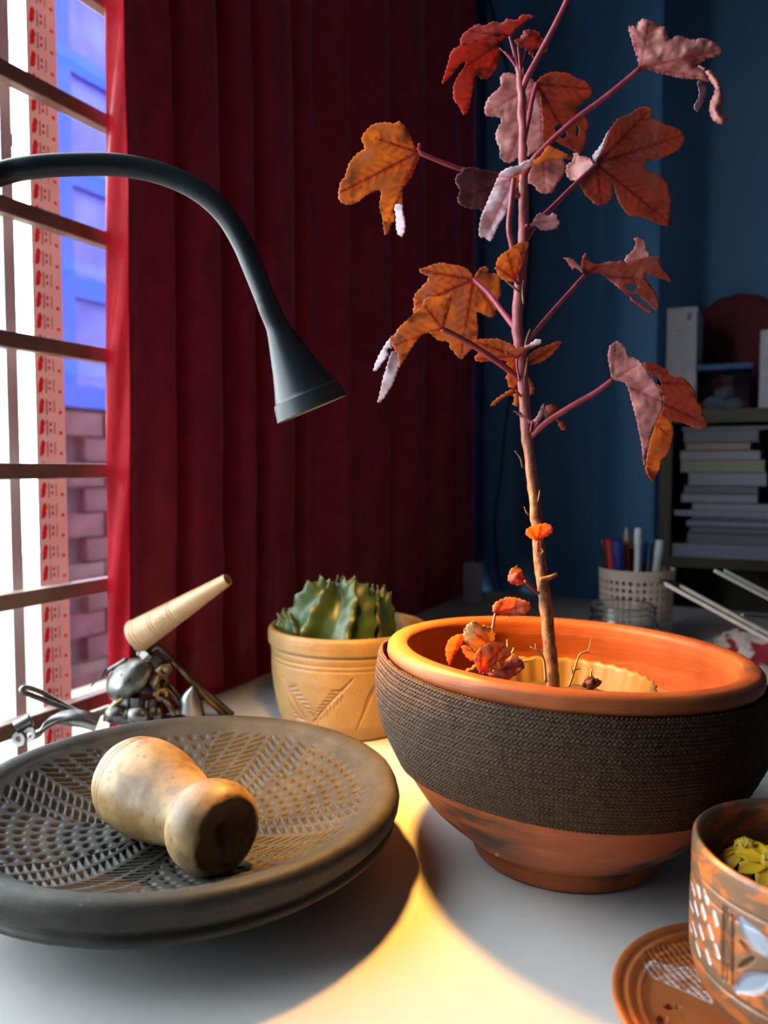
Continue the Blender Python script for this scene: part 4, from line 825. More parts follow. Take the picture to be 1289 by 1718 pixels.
# cactus: broad ribbed lobes with spiny knobs along the rib crests
t = NT('cactus_skin'); v = t.coords(); kn = t.attr('knob').outputs[2]; cr_ = t.attr('crest').outputs[2]
col = t.ramp(t.noise(28, v, 4), [(.3, (0.022, 0.058, 0.028)), (.7, (0.048, 0.105, 0.042))])
col = t.mix(cr_, col, (0.075, 0.12, 0.045)); col = t.mix(kn, col, (0.30, 0.20, 0.09))
M_CAC = t.done(t.princ(col, .38, .5, 0, t.bump(t.noise(200, v), .15, .0006)))
M_SPINE = simple('cactus_spine', (0.55, .45, .3), .5)
cac = empty('cactus', kc+np.array((0, 0, .098)), 'squat green ribbed cactus with spiny knobs in the carved tan pot', 'cactus')
def lobe(c, rx, ry, rz, nribs, twist, lean, seed, phase=0.0):
    nu, nv = 220, 110; th = np.linspace(0, 2*np.pi, nu, endpoint=False); ph = np.linspace(.02, np.pi*.80, nv); T, Pp = np.meshgrid(th, ph)
    w = T*nribs + twist*Pp + phase + .5*np.sin(Pp*3+seed); ribp = ((w/(2*np.pi)) % 1)
    rib = np.exp(-((ribp-.5)/.20)**2)
    kz = (Pp*3.1 + .5*np.floor(w/(2*np.pi)) % 1); kf = kz % 1
    knob = np.exp(-((kf-.5)/.09)**2)*np.exp(-((ribp-.5)/.05)**2)*(Pp > .18)
    R = .70+.26*rib*np.clip(np.sin(Pp)*1.5, .25, 1) + .075*np.exp(-((kf-.5)/.30)**2)*np.exp(-((ribp-.5)/.20)**2)*(Pp > .18)
    q = np.stack([T, Pp, 0*T], -1).reshape(-1, 3); R = R*(1+.05*(fbm(np.stack([np.cos(T)*3, np.sin(T)*3, Pp*2], -1).reshape(-1, 3), 1.0, 2, seed).reshape(R.shape)-.5))
    x = rx*R*np.sin(Pp)*np.cos(T); y = ry*R*np.sin(Pp)*np.sin(T); z = rz*R*np.cos(Pp)
    x += lean[0]*z; y += lean[1]*z
    V = np.stack([x, y, z], -1)
    V = np.array(c) + V[..., :1]*C_R + V[..., 1:2]*np.array([-sA, cA, 0]) + V[..., 2:]*np.array([0, 0, 1.])
    sp = []
    for r in range(nribs):
        for kk in range(4):
            m = knob*(np.abs(ribp-.5) < .06)*(np.floor((w/(2*np.pi))) % nribs == r)*(np.floor(kz) == kk)
            if m.max() > .9:
                i = np.unravel_index(m.argmax(), m.shape); nrm_ = V[i]-np.array(c); sp.append((V[i], nrm_/np.linalg.norm(nrm_)))
    return V.reshape(-1, 3), gridfaces(nu, nv, True), knob.ravel(), (rib*.5).ravel(), sp
for nm, args in (('cactus_lobe', (P(557, 1058, .955), .056, .050, .077, 6, 1.6, (.06, 0), 3, 0.9)),
                 ('cactus_lobe', (P(628, 1062, .985), .028, .026, .070, 4, .6, (.02, 0), 5, 1.4)),
                 ('cactus_lobe', (P(503, 1068, .965), .027, .026, .040, 5, -1.4, (-.25, 0), 8, .5))):
    V, Fq, kb, rb, sp = lobe(*args); o = mesh(nm, V, Fq, M_CAC, cac, attrs={'knob': kb, 'crest': rb})
    prt = []
    for p_, n_ in sp:
        for k in range(3):
            d = n_+RNG.normal(size=3)*.55; d /= np.linalg.norm(d); prt.append(tube([p_-n_*.001, p_+d*.0028], [.0004, .0001], 5))
    if prt: tag(mesh('spine_cluster', *join(*prt), M_SPINE, o), kind='stuff')
# ------------------------------------------------------------------ cup and saucer
SX, SZs, SR = 0.222, 0.420, 0.090
sc = G(SX, SZs)
spts = [(0, 0), (.058, 0), (.062, .002), (.084, .0085), (.0895, .0110), (.0900, .0128), (.0880, .0138), (.0855, .0130), (.0830, .0112), (.0805, .0118), (.0785, .0108), (.0755, .0092), (.0735, .0096), (.0715, .0086), (.068, .0075), (.05, .0062), (.0, .0062)]
spr = resample(spts, step=.0009); i0 = int(np.argmax(spr[:, 1]))
def sxy(px, py): w = hit(px, py, 2, TZ+.0075); return w[0]-sc[0], w[1]-sc[1]
def s_poly(pts): return [sxy(989+x/4.11, 1300+y/4.11) for x, y in pts]
hat = s_poly([(385,1250),(560,1180),(690,1140),(740,1250),(760,1500),(600,1450),(400,1380)])
whi = s_poly([(385,1330),(450,1305),(740,1330),(850,1480),(840,1560),(700,1490),(400,1380)])
cutl = [s_poly([(515,1590),(560,1572),(640,1580),(600,1600),(540,1610)]), s_poly([(465,1690),(490,1655),(535,1660),(530,1700),(490,1725)]), s_poly([(560,1760),(640,1735),(720,1740),(650,1775)])]
def sdisp(T, R, H):
    x, y = R*np.cos(T), R*np.sin(T); up = np.zeros_like(R, bool); up[i0:] = True
    out = 0*R
    for rep in range(3):
        ca, sa = math.cos(rep*2*np.pi/3), math.sin(rep*2*np.pi/3); pt = np.stack([x*ca-y*sa, x*sa+y*ca], -1).reshape(-1, 2)
        inh = (in_poly(pt, hat) | in_poly(pt, whi)).reshape(R.shape); u_, w_ = pt[:, 0].reshape(R.shape), pt[:, 1].reshape(R.shape)
        cr = np.maximum(np.clip(1-abs((u_+w_) % .0062-.0031)/.0011, 0, 1), np.clip(1-abs((u_-w_) % .0062-.0031)/.0011, 0, 1))
        out = np.where(inh & up, np.maximum(out, cr*.0011), out)
        for cl_ in cutl: out = np.where(in_poly(pt, cl_).reshape(R.shape) & up, .0028, out)
    return 0*R, -out
V, Fq = lathe(spr, 560, sc, disp=sdisp)
rx = V[:, :2]-sc[:2]; topm = (np.arange(len(V))//560 >= i0)
whm = np.zeros(len(V))
for rep in range(3):
    ca, sa = math.cos(rep*2*np.pi/3), math.sin(rep*2*np.pi/3); pt = np.stack([rx[:, 0]*ca-rx[:, 1]*sa, rx[:, 0]*sa+rx[:, 1]*ca], -1)
    inw = in_poly(pt, whi); cr = np.maximum(np.clip(1-abs((pt[:, 0]+pt[:, 1]) % .0062-.0031)/.0016, 0, 1), np.clip(1-abs((pt[:, 0]-pt[:, 1]) % .0062-.0031)/.0016, 0, 1))
    whm = np.maximum(whm, inw*topm*(.25+.75*cr))
    ed = np.full(len(pt), 9.)
    for i in range(len(whi)): ed = np.minimum(ed, segdist(pt, whi[i], whi[(i+1) % len(whi)])[0])
    whm = np.maximum(whm, topm*np.exp(-(ed/.0011)**2)*.9)
whm *= np.clip((fbm(np.c_[rx, rx[:, :1]*0], 220, 2, 6)-.25)*3, 0, 1)
def carved_mat(name):
    t = NT(name); v = t.coords(); wh = t.attr('white').outputs[2]; pb_ = t.attr('pale').outputs[2]
    col = t.ramp(t.noise(22, v, 4), [(.3, (0.34, 0.085, 0.02)), (.7, (0.52, 0.17, 0.045))])
    gl = t.attr('glaze').outputs[2]
    gm = t.math('MULTIPLY', gl, t.ramp(t.noise(45, t.coords((1, 1, 2.4)), 4, .6, .5), [(.42, (0, 0, 0)), (.50, (1, 1, 1))]))
    col = t.mix(gm, col, (0.165, 0.095, 0.055)); col = t.mix(wh, col, (0.66, 0.56, 0.55)); col = t.mix(pb_, col, (0.26, 0.31, 0.40))
    return t.done(t.princ(col, .34, .5, 0, t.bump(t.noise(60, t.coords((1, 1, 8)), 4), .12, .0008)))
M_CARV = carved_mat('carved_red_clay')
o = mesh('carved_saucer', V, Fq, M_CARV, attrs={'white': whm, 'pale': 0*whm, 'glaze': 0*whm+.25}, loc=sc)
tag(o, 'orange clay saucer with rings and hatched carving under the carved cup', 'saucer')
MX, MZ, MR = 0.249, 0.428, 0.0695
mc = G(MX, MZ, .0066)
MH = .105-.0066
mp_ = [(0, 0), (.048, 0), (.0525, .0008), (.060, .008), (.0662, .018), (.0690, .0275), (.0692, .0300), (.0683, .0315), (.0694, .0330), (.0697, .060), (.0690, .0725), (.0682, .0735), (.0692, .0748), (.0690, .0800), (.0681, .0810), (.0691, .0822), (.0690, MH-.006), (.0686, MH-.002), (.0665, MH), (.0640, MH-.0015), (.0628, MH-.006), (.0622, .05), (.0595, .020), (.045, .010), (0, .009)]
mpr = resample(mp_, step=.0008)
j0 = int(np.argmax(mpr[:, 1]))
def mh(x, y): return cyl_hit(1140+x/4.316, 1320+y/4.316, mc, .0692)
dash = []; groov = []; ovals = []
reps = (0, 2*np.pi/3, -2*np.pi/3)
for (x, y) in ((98,735),(133,750),(187,795),(90,862),(125,880),(175,905),(258,950),(80,1010),(110,1030),(160,1050),(228,1050),(135,1175),(272,1185),(208,1230)):
    a, b = mh(x-10, y-42), mh(x+14, y+42)
    for r in reps: dash.append(((a[0]+r, a[1]), (b[0]+r, b[1]), 1))
for (x0, y0, x1, y1) in ((322,870,320,1400),(385,930,392,1440),(345,880,350,1410),(450,1120,545,1240),(545,1240,440,1310)):
    a, b = mh(x0, y0), mh(x1, y1)
    for r in reps: groov.append(((a[0]+r, a[1]), (b[0]+r, b[1]), 1))
for (x0, y0, x1, y1, w) in ((440,965,660,1225,1.0),(420,1465,690,1375,1.0)):
    a, b = mh(x0, y0), mh(min(x1, 660), y1)
    for r in reps: ovals.append(((a[0]+r, a[1]), (b[0]+r, b[1]), w))
fields = {}
def mdisp(T, R, H):
    outm = np.zeros_like(R); outm[:j0] = 1
    d_ = seg_groove(T, H, .0692, dash, .0016, False)*outm; g_ = seg_groove(T, H, .0692, groov, .0016)*outm; o_ = seg_groove(T, H, .0692, ovals, .0060)*outm
    fields['d'] = np.clip(d_*3, 0, 1).ravel(); fields['o'] = np.clip(o_*4, 0, 1).ravel(); fields['out'] = outm.ravel()
    return -.0012*np.clip(d_*2, 0, 1)-.0022*np.clip(g_*1.5, 0, 1)-.0014*np.clip(o_*2, 0, 1), 0*R
V, Fq = lathe(mpr, 620, mc, disp=mdisp)
cup = empty('carved_cup', mc, 'carved orange clay cup with white dashes holding yellow flowers at the lower right', 'cup')
mesh('cup_body', V, Fq, M_CARV, cup, attrs={'white': fields['d']*.95, 'pale': fields['o'], 'glaze': np.where(fields['out'] > 0, 1.0, 1.0)})
# yellow flowers floating in the cup
M_PET = leaf_mat('yellow_petal', (0.90, 0.56, 0.02), (0.9, 0.55, 0.01), (0.45, 0.25, 0.01), .3)
M_DISC = simple('flower_disc', (0.55, 0.36, 0.03), .8, var=.4, scale=400, bump=.5, bscale=800)
M_SEP = simple('green_sepal', (0.03, 0.09, 0.02), .6)
def flower(c, n, r, tiltv, label, discr=.006, drop=.3):
    fl = empty('yellow_flower', c, label, 'flower', 'yellow flowers in the carved cup'); x, y, z = frame_of(tiltv)
    dv, df = lathe(resample([(0, 0), (discr, .001), (discr*1.05, .004), (discr*.7, .0075), (0, .009)], 14, smooth=3), 24, np.array(c), tiltv); dv = dv+(vnoise(dv, 900, 3)-.5)[:, None]*.0012
    mesh('disc', dv, df, M_DISC, fl)
    bumps = []
    for k in range(34):
        a = k*2.4; rr_ = discr*.95*math.sqrt((k+.5)/34); q = np.array(c)+x*rr_*math.cos(a)+y*rr_*math.sin(a)+z*(.0085-rr_*.55); bumps.append(tube([q, q+z*.0016], [.0006, .0007], 5))
    tag(mesh('florets', *join(*bumps), M_DISC, fl), kind='stuff')
    for k in range(n):
        a = 2*np.pi*k/n+.3; d = x*math.cos(a)+y*math.sin(a); s = -x*math.sin(a)+y*math.cos(a); Vp = []
        for i in range(9):
            t_ = i/8; w = .0052*math.sin(math.pi*min(1, .12+t_*.86))**.7
            for j in (-1, -.5, 0, .5, 1):
                Vp.append(np.array(c)+d*(discr*.7+r*t_)+s*w*j+z*(.001-drop*r*t_*t_+.0014*abs(j)))
        o = mesh('petal', Vp, gridfaces(5, 9, False), M_PET, fl, attrs={'vein': np.zeros(45), 'brown': np.zeros(45)})
        md = o.modifiers.new('thick', 'SOLIDIFY'); md.thickness = .0004
    sv = lathe([(0, -.003), (discr*.8, -.002), (discr*.9, .0005), (0, .001)], 16, np.array(c), tiltv); mesh('sepal', *sv, M_SEP, fl)
flower(P(1253, 1432, .468)+np.array((0, 0, 0)), 9, .014, (-.15, .1, 1), 'yellow flower with a raised seed head nearest the left side of the cup', .0065, .7)
flower(P(1292, 1452, .452), 8, .016, (.1, -.35, 1), 'yellow flower half out of view at the right edge, lower in the cup', .005, .2)
liq = lathe([(0, .070), (.0620, .070)], 64, mc); t = NT('dark_tea'); 
o = mesh('dark_water', *liq, t.done(t.princ((0.03, 0.008, 0.005), .08, .5)), loc=mc+np.array((0, 0, .070))); tag(o, 'still dark water inside the carved cup', 'water')
# ================================================================== scrap-metal figure behind the dish
t = NT('worn_steel'); v = t.coords()
M_STEEL = t.done(t.princ(t.ramp(t.noise(60, v, 4), [(.3, (0.10, 0.095, 0.09)), (.7, (0.22, 0.21, 0.195))]), t.ramp(t.noise(90, v), [(.3, (.25, .25, .25)), (.7, (.45, .45, .45))]), .5, 1.0, t.bump(t.noise(300, v), .1, .0005)))
t = NT('bright_steel'); v = t.coords()
M_BRIGHT = t.done(t.princ(t.ramp(t.noise(40, v, 4), [(.3, (0.28, 0.285, 0.29)), (.7, (0.42, 0.42, 0.42))]), .32, .5, 1.0))
t = NT('brassy_steel'); v = t.coords()
M_BRASS = t.done(t.princ(t.ramp(t.noise(60, v, 4), [(.3, (0.16, 0.11, 0.05)), (.7, (0.34, 0.24, 0.11))]), .38, .5, 1.0))
def E8(x, y): return 140+x/3.79, 940+y/3.79
def E3(x, y): return x/3.069, 800+y/3.069
FZ = 0.955
fig = empty('scrap_metal_figure', G(-0.27, 0.955), 'scrap metal figure welded from spoons, rods and nuts behind the grey dish', 'figurine')
def rodp(name, pts, r, m, n=10, sm=4, z=FZ):
    q = [P(p[0], p[1], p[2] if len(p) > 2 else z) for p in pts]
    return mesh(name, *tube(q, r, n, smooth=sm), m, fig)
# round spoon bowl forming the back
c0 = P(*E8(305, 748), FZ); a1 = P(*E8(440, 640), FZ)-P(*E8(180, 850), FZ); La = np.linalg.norm(a1)/2; a1 /= 2*La
b1_ = np.cross(C_F, a1); b1_ /= np.linalg.norm(b1_); b1_ = b1_ if b1_[2] > 0 else -b1_; c1 = np.cross(a1, b1_); c1 = c1 if c1@C_F < 0 else -c1
nu, nv = 48, 26; TT_, PP_ = np.meshgrid(np.linspace(0, 2*np.pi, nu, endpoint=False), np.linspace(.02, np.pi*.52, nv))
nrm_ = (b1_*.5+c1*.86)
n2 = np.cross(a1, nrm_)
V = c0 + (La*1.08*np.sin(PP_)*np.cos(TT_))[..., None]*a1 + (.024*np.sin(PP_)*np.sin(TT_)*(1-.22*np.cos(TT_)))[..., None]*n2 + (.019*np.cos(PP_))[..., None]*nrm_
o = mesh('spoon_bowl', V.reshape(-1, 3), gridfaces(nu, nv, True), M_STEEL, fig); md = o.modifiers.new('thick', 'SOLIDIFY'); md.thickness = .001; o['label'] = 'upturned grey spoon bowl forming the back'
hp_ = [P(*E8(195, 830), FZ-.004), P(*E8(214, 880), FZ-.008), P(*E8(190, 925), FZ-.012), P(*E8(110, 968), FZ-.02), P(*E8(15, 1003), FZ-.03)]
mesh('spoon_handle', *strip(catmull(hp_, 6), np.interp(np.linspace(0, 1, 25), [0, .3, 1], [.010, .006, .009]), C_U+C_F*.4, .0014), M_BRIGHT, fig)
# wire loop sticking out to the window
rodp('wire_loop', [(*E3(440,1240), FZ-.02), (*E3(330,1190), FZ-.03), (*E3(150,1120), FZ-.045), (*E3(118,1108), FZ-.05), (*E3(112,1092), FZ-.05), (*E3(140,1084), FZ-.047), (*E3(220,1112), FZ-.035), (*E3(340,1180), FZ-.02), (*E3(435,1228), FZ-.008)], .0031, M_STEEL, 10)
# short pipe and two ring washers
pc_ = P(*E3(82, 1292), FZ-.085)
V, Fs = lathe([(.0062, 0), (.0075, 0), (.0075, .017), (.0062, .017), (.0062, 0)], 24, pc_, (C_R*.85+C_U*.45+C_F*.3)); mesh('pipe', V, Fs, M_STEEL, fig, autos=40)
for q in ((97, 1350), (150, 1327)):
    w = P(*E3(*q), FZ-.085); V, Fs = lathe([(.0036, -.0012), (.0082, -.0012), (.0082, .0012), (.0036, .0012), (.0036, -.0012)], 28, w, (-C_F*.9-C_R*.2)); mesh('washer', V, Fs, M_BRIGHT, fig, autos=40)
hp_ = [P(*E3(150,1345), FZ-.083), P(*E3(200,1325), FZ-.075), P(*E3(245,1270), FZ-.06), P(*E3(320,1242), FZ-.05), P(*E3(420,1245), FZ-.045), P(*E3(505,1268), FZ-.04)]
mesh('fork_shaft', *strip(catmull(hp_, 6), np.interp(np.linspace(0, 1, 31), [0, .4, .7, 1], [.006, .007, .020, .020]), C_U*.9+C_F*.5, .0014), M_BRIGHT, fig)
rodp('link_rod', [(*E3(500, 1255), FZ-.01), (*E3(440, 1245), FZ-.03), (*E3(300, 1262), FZ-.062), (*E3(180, 1330), FZ-.08)], .002, M_STEEL, 8)
# handlebar with a flat tab
rodp('handlebar', [E8(120,730), E8(175,690), E8(225,660), E8(275,628)], .0026, M_STEEL)
tc_ = P(*E8(98, 748), FZ); mesh('tab', *obox(tc_, (P(*E8(130,705), FZ)-P(*E8(60,778), FZ))/2, C_U*.0045+C_R*.003, C_F*.0045), M_STEEL, fig, smooth=False)
rodp('neck_rod', [E8(330,552), E8(365,585), E8(400,610), E8(440,640)], .0030, M_STEEL)
rodp('neck_rod', [E8(345,600), E8(380,590), E8(430,575), E8(478,545)], .0038, M_STEEL)
def nut(q, r, h, ax_, m, z=FZ):
    V, Fs = lathe([(r*.5, -h/2), (r, -h/2), (r, h/2), (r*.5, h/2), (r*.5, -h/2)], 6, P(*E8(*q), z), ax_); return mesh('nut', V, Fs, m, fig, smooth=False)
nut((405, 605), .0085, .010, C_R*.7+C_U*.7, M_STEEL, FZ-.004); nut((462, 640), .0080, .012, C_R*.8-C_U*.6, M_STEEL, FZ-.003)
nut((505, 690), .0105, .010, C_R*.6-C_U*.3-C_F*.6, M_BRASS, FZ); nut((480, 775), .011, .012, C_R*.8-C_F*.5, M_BRASS, FZ)
nut((490, 850), .0085, .010, C_R*.5-C_F*.7, M_BRASS, FZ-.004); nut((415, 790), .012, .014, C_R-C_F*.3, M_STEEL, FZ+.008)
nut((340, 910), .010, .016, C_U, M_STEEL, FZ-.008); nut((265, 920), .009, .016, C_U, M_BRIGHT, FZ-.01)
rodp('bolt', [(*E8(425,880), FZ), (*E8(425,985), FZ)], .0105, M_STEEL, 20, 0)
for k in range(7):
    V, Fs = lathe([(.0098, -.0007), (.0118, 0), (.0098, .0007)], 20, P(*E8(425, 890+k*14), FZ)); mesh('bolt_thread', V, Fs, M_STEEL, fig)
rodp('bent_strap', [(*E8(470,870), FZ-.006), (*E8(520,890), FZ-.008), (*E8(555,935), FZ-.01), (*E8(575,985), FZ-.01)], .0036, M_STEEL)
rodp('bent_strap', [(*E8(300,860), FZ-.012), (*E8(230,900), FZ-.016), (*E8(160,960), FZ-.02), (*E8(140,1020), FZ-.02)], .0036, M_BRASS)
for q in ((210, 985, .022), (280, 1000, .02), (350, 985, .03)):
    V, Fs = lathe(resample([(0, -.012), (.008, -.011), (.011, 0), (.008, .011), (0, .012)], 12, smooth=3), 18, P(*E8(q[0], q[1]), FZ-q[2]), C_R); mesh('ball_joint', V, Fs, M_STEEL, fig)
# front fork reaching down to the table
fe = hit(*E8(950, 985), 2, TZ+.004); fe2 = hit(*E8(905, 990), 2, TZ+.004)
mesh('fork_leg', *tube([P(*E8(470,540), FZ), P(*E8(575,642), FZ+.012), P(*E8(720,790), FZ+.03), fe], [.0030, .0030, .0040, .0040], 10), M_STEEL, fig)
mesh('fork_leg', *tube([P(*E8(575,642), FZ+.010), P(*E8(700,785), FZ+.02), P(*E8(800,890), FZ+.028), fe2], [.0026, .0036, .0042, .0042], 10), M_BRASS, fig)
rodp('strut', [(*E8(470,755), FZ), (*E8(610,905), FZ+.01), (*E8(640,940), FZ+.012)], .0034, M_STEEL, 10, 0); rodp('strut', [(*E8(500,745), FZ+.006), (*E8(625,880), FZ+.016), (*E8(650,910), FZ+.018)], .0026, M_STEEL, 10, 0)
# curved sheet-metal guard
cp = [E8(*q) for q in ((612,975),(622,880),(655,830),(705,792))]; cq = [E8(*q) for q in ((770,990),(758,930),(735,860),(712,800))]
A_ = catmull([P(*q, FZ-.002) for q in cp], 5); B_ = catmull([P(*q, FZ+.012) for q in cq], 5)
V = np.concatenate([A_+(B_-A_)*f-C_F*.010*math.sin(math.pi*f) for f in np.linspace(0, 1, 9)]); o = mesh('guard_plate', V, gridfaces(len(A_), 9, False), M_BRIGHT, fig); md = o.modifiers.new('thick', 'SOLIDIFY'); md.thickness = .0012
mesh('base_plate', *obox(G(-0.262, 0.960, .002), C_R*.055, np.array([-sA, cA, 0])*.018, np.array((0, 0, .002))), M_STEEL, fig, smooth=False)
for q in ((232, 1180), (265, 1185)):
    a = P(q[0], q[1], FZ); mesh('post', *tube([a, np.array([a[0], a[1], TZ+.003])], .006, 12), M_STEEL, fig)
# ------------------------------------------------------------------ carved cone on top of the figure
ca_, cb_ = P(*E8(345, 478), FZ-.004), P(*E8(918, 122), FZ-.05)
cax = cb_-ca_; CL = np.linalg.norm(cax)
r0, r1 = .0207, .0073
def cr(t): return r0+(r1-r0)*t
prof = []
for t_ in np.linspace(0, 1, 220):
    g = sum(np.exp(-((t_-c_)/.006)**2) for c_ in (.045, .075, .235, .26, .43, .455)); prof.append((cr(t_)*(1+.02*np.exp(-(t_/.02)**2))-.0006*g, t_*CL))
prof = [(0, .004), (r0*.8, .002)]+prof+[(r1*.72, CL), (r1*.66, CL-.002), (r1*.6, CL-.02), (0, CL-.022)]
xh, yh, zh = frame_of(cax)
fr_ = np.array([(-C_F)@xh, (-C_F)@yh]); ros_a = math.atan2(fr_[1], fr_[0])
def cdisp(T, R, H):
    s = wrap(T-ros_a)*R; h = H-.33*CL; rr_ = np.hypot(s, h); an = np.arctan2(h, s)
    ring = np.exp(-((rr_-.0052)/.0008)**2)*(.6+.4*np.sin(an*16))+.8*np.exp(-(rr_/.0030)**2)
    return .0006*ring*(R > .008), 0*R
V, Fq = lathe(prof, 120, ca_, cax, disp=cdisp)
t = NT('pale_horn'); v = t.coords()
M_HORN = t.done(t.princ(t.ramp(t.noise(30, v, 4), [(.3, (0.46, 0.27, 0.13)), (.7, (0.58, 0.37, 0.20))]), .32, .5, 0, t.bump(t.noise(120, v), .06, .0005)))
cone = empty('carved_cone', (ca_[0], ca_[1], V[:, 2].min()), 'smooth tan carved cone with a hollow tip resting on the scrap metal figure', 'cone')
mesh('cone_body', V, Fq, M_HORN, cone, autos=50)
# ================================================================== back of the room
# ------------------------------------------------------------------ bookcase
YB0, YB1 = 1.93, 2.22
M_SHELF = simple('bookcase_wood', (0.055, 0.045, 0.028), .5, .4, var=.2, scale=12)
xl = hit(1106, 850, 1, YB0)[0]; zt = hit(1220, 686, 1, YB0)[2]; zs_ = hit(1220, 938, 1, YB0)[2]
XR = xl+0.80
bk = empty('bookcase', ((xl+XR)/2, (YB0+YB1)/2, 0), 'dark wooden bookcase against the blue wall crammed with papers', 'bookcase')
mesh('side_panel', *box((xl, YB0, 0), (xl+.026, YB1, zt-.03)), M_SHELF, bk, smooth=False); mesh('side_panel', *box((XR-.026, YB0, 0), (XR, YB1, zt-.03)), M_SHELF, bk, smooth=False)
mesh('top_board', *box((xl-.004, YB0-.006, zt-.03), (XR+.004, YB1, zt)), M_SHELF, bk, smooth=False)
for z in (zs_, .48, .08): mesh('shelf', *box((xl+.026, YB0+.002, z-.024), (XR-.026, YB1-.008, z)), M_SHELF, bk, smooth=False)
mesh('back_panel', *box((xl+.026, YB1-.008, 0), (XR-.026, YB1, zt-.03)), M_SHELF, bk, smooth=False)
# books and paper stacks on the shelf, from the bottom up
def paper(name, base, cover):
    t = NT(name); z = t.n('ShaderNodeTexWave'); z.bands_direction = 'Z'; z.inputs['Scale'].default_value = 180; z.inputs['Distortion'].default_value = 1.5; t.l(t.coords(), z.inputs[0])
    return t.done(t.princ(t.mix(z.outputs[1], tuple(c*.72 for c in base), base), .7, .3))
MP = {'white': paper('white_pages', (.34, .34, .39), 0), 'grey': paper('grey_pages', (.20, .20, .24), 0), 'cream': paper('cream_pages', (.34, .31, .25), 0), 'lav': paper('lavender_pages', (.30, .30, .40), 0)}
MC = {n: simple(n+'_cover', c, .45) for n, c in dict(red=(.30, .02, .04), green=(.02, .06, .05), dark=(.015, .015, .025), blue=(.05, .08, .2), white=(.32, .32, .37), cream=(.28, .26, .2), grey=(.1, .1, .13)).items()}
sy = lambda y: 470+y/3.507
items = [(1580,1652,130,760,'lav','white','thick lavender-white paper stack at the bottom of the pile'), (1512,1578,225,760,'grey','grey','grey bundle of papers second from the bottom of the pile'),
 (1470,1510,240,760,'grey','dark','thin dark-covered booklet third from the bottom of the pile'), (1430,1468,220,760,'lav','blue','blue-grey covered book fourth from the bottom of the pile'),
 (1404,1428,250,740,'grey','dark','thin dark book fifth from the bottom of the pile'), (1372,1402,150,720,'lav','white','wide pale sheaf sticking out left in mid pile'),
 (1325,1370,250,735,'white','grey','curling white sheaf just above the wide pale sheaf'), (1268,1322,185,640,'white','dark','white-paged book with a dark cover below the pile middle'),
 (1222,1266,200,640,'grey','grey','grey-paged book in the middle of the pile'), (1140,1220,225,690,'white','green','thick white-paged book with a dark green cover'),
 (1066,1132,180,675,'cream','cream','cream-edged book in the upper half of the pile'), (1004,1062,175,650,'white','dark','white-paged book lying under the red book'),
 (955,1001,205,590,'cream','red','dark red book near the top of the pile'), (885,952,195,635,'grey','grey','loose grey papers lying on the red book'), (858,882,180,760,'grey','dark','topmost thin grey folder of the pile')]
zcur = zs_; ztop_ = zt-.03-.008
tot = sum(a[1]-a[0] for a in items); sc_ = (ztop_-zs_)/tot
for (y0, y1, x0, x1, pg, cvv, lab) in items:
    h_ = (y1-y0)*sc_; xa = hit(1090+x0/3.507, 850, 1, YB0+.02)[0]; xb = hit(1090+x1/3.507, 850, 1, YB0+.02)[0]
    yb0 = YB0+.008+random.uniform(0, .014); ry = YB0+.215; ct = min(.0022, h_*.14)
    bo = empty('book', ((xa+xb)/2, yb0+.1, zcur), lab, 'book', 'books and papers piled on the bookcase shelf')
    mesh('pages', *box((xa+.001, yb0+.001, zcur+ct), (xb-.002, ry, zcur+h_-ct)), MP[pg], bo, smooth=False)
    mesh('cover', *join(box((xa, yb0, zcur), (xb, ry+.002, zcur+ct)), box((xa, yb0, zcur+h_-ct), (xb, ry+.002, zcur+h_))), MC[cvv], bo, smooth=False)
    zcur += h_
# on top of the bookcase
def topx(px, y=YB0+.04): return hit(px, 650, 1, y)[0]
yf = YB0+.03; xa, xb = topx(1117, yf), topx(1168, yf); zt2 = hit(1140, 516, 1, yf)[2]
M_BOXW = simple('white_card', (.42, .42, .47), .6)
bx = empty('box_file', ((xa+xb)/2, yf+.08, zt), 'tall narrow white card box standing on the left end of the bookcase', 'box')
bevel(mesh('carton', *box((xa, yf, zt), (xb, yf+.16, zt2)), M_BOXW, bx, smooth=False), .002)
wd = xb-xa; ht = zt2-zt
for (u0, u1, v0, v1, c_) in ((.66,.80,.87,.94,(.10,.14,.35)), (.22,.62,.775,.79,(.5,.25,.27)), (.22,.55,.735,.748,(.5,.28,.3)), (.10,.80,.60,.605,(.42,.42,.48)), (.2,.75,.395,.402,(.5,.36,.38))):
    mesh('print', *box((xa+wd*u0, yf-.0004, zt+ht*v0), (xa+wd*u1, yf+.001, zt+ht*v1)), simple('box_print', c_, .6), bx, smooth=False)
# maroon scalloped cushion leaning on the wall
cxm = hit(1238, 600, 1, 2.17); rm = .128
th_ = np.linspace(0, 2*np.pi, 192, endpoint=False); rr2 = np.linspace(0, 1, 16); TM, RM = np.meshgrid(th_, rr2)
sc2 = 1+.03*np.abs(np.sin(TM*9))*RM
X_ = cxm[0]+rm*RM*sc2*np.cos(TM)*1.02; Z_ = cxm[2]+rm*RM*sc2*np.sin(TM); th2 = .016*np.sqrt(np.clip(1-RM**2, 0, 1))+.003*np.cos(TM*18)*RM*(1-RM)
base_z = Z_.min(); Z_ = Z_+(zt+.0005-base_z)
zsh = hit(1238, 492, 1, 2.17)[2]; kz_ = (zsh-zt)/(Z_.max()-zt); Z_ = zt+(Z_-zt)*kz_
Vf = np.stack([X_, 2.17-th2, Z_], -1).reshape(-1, 3); Vb = np.stack([X_, 2.17+th2+.003, Z_], -1).reshape(-1, 3)
gf = gridfaces(192, 16, True); V = np.concatenate([Vf, Vb]); Fs = np.concatenate([gf, gf[:, ::-1]+len(Vf)])
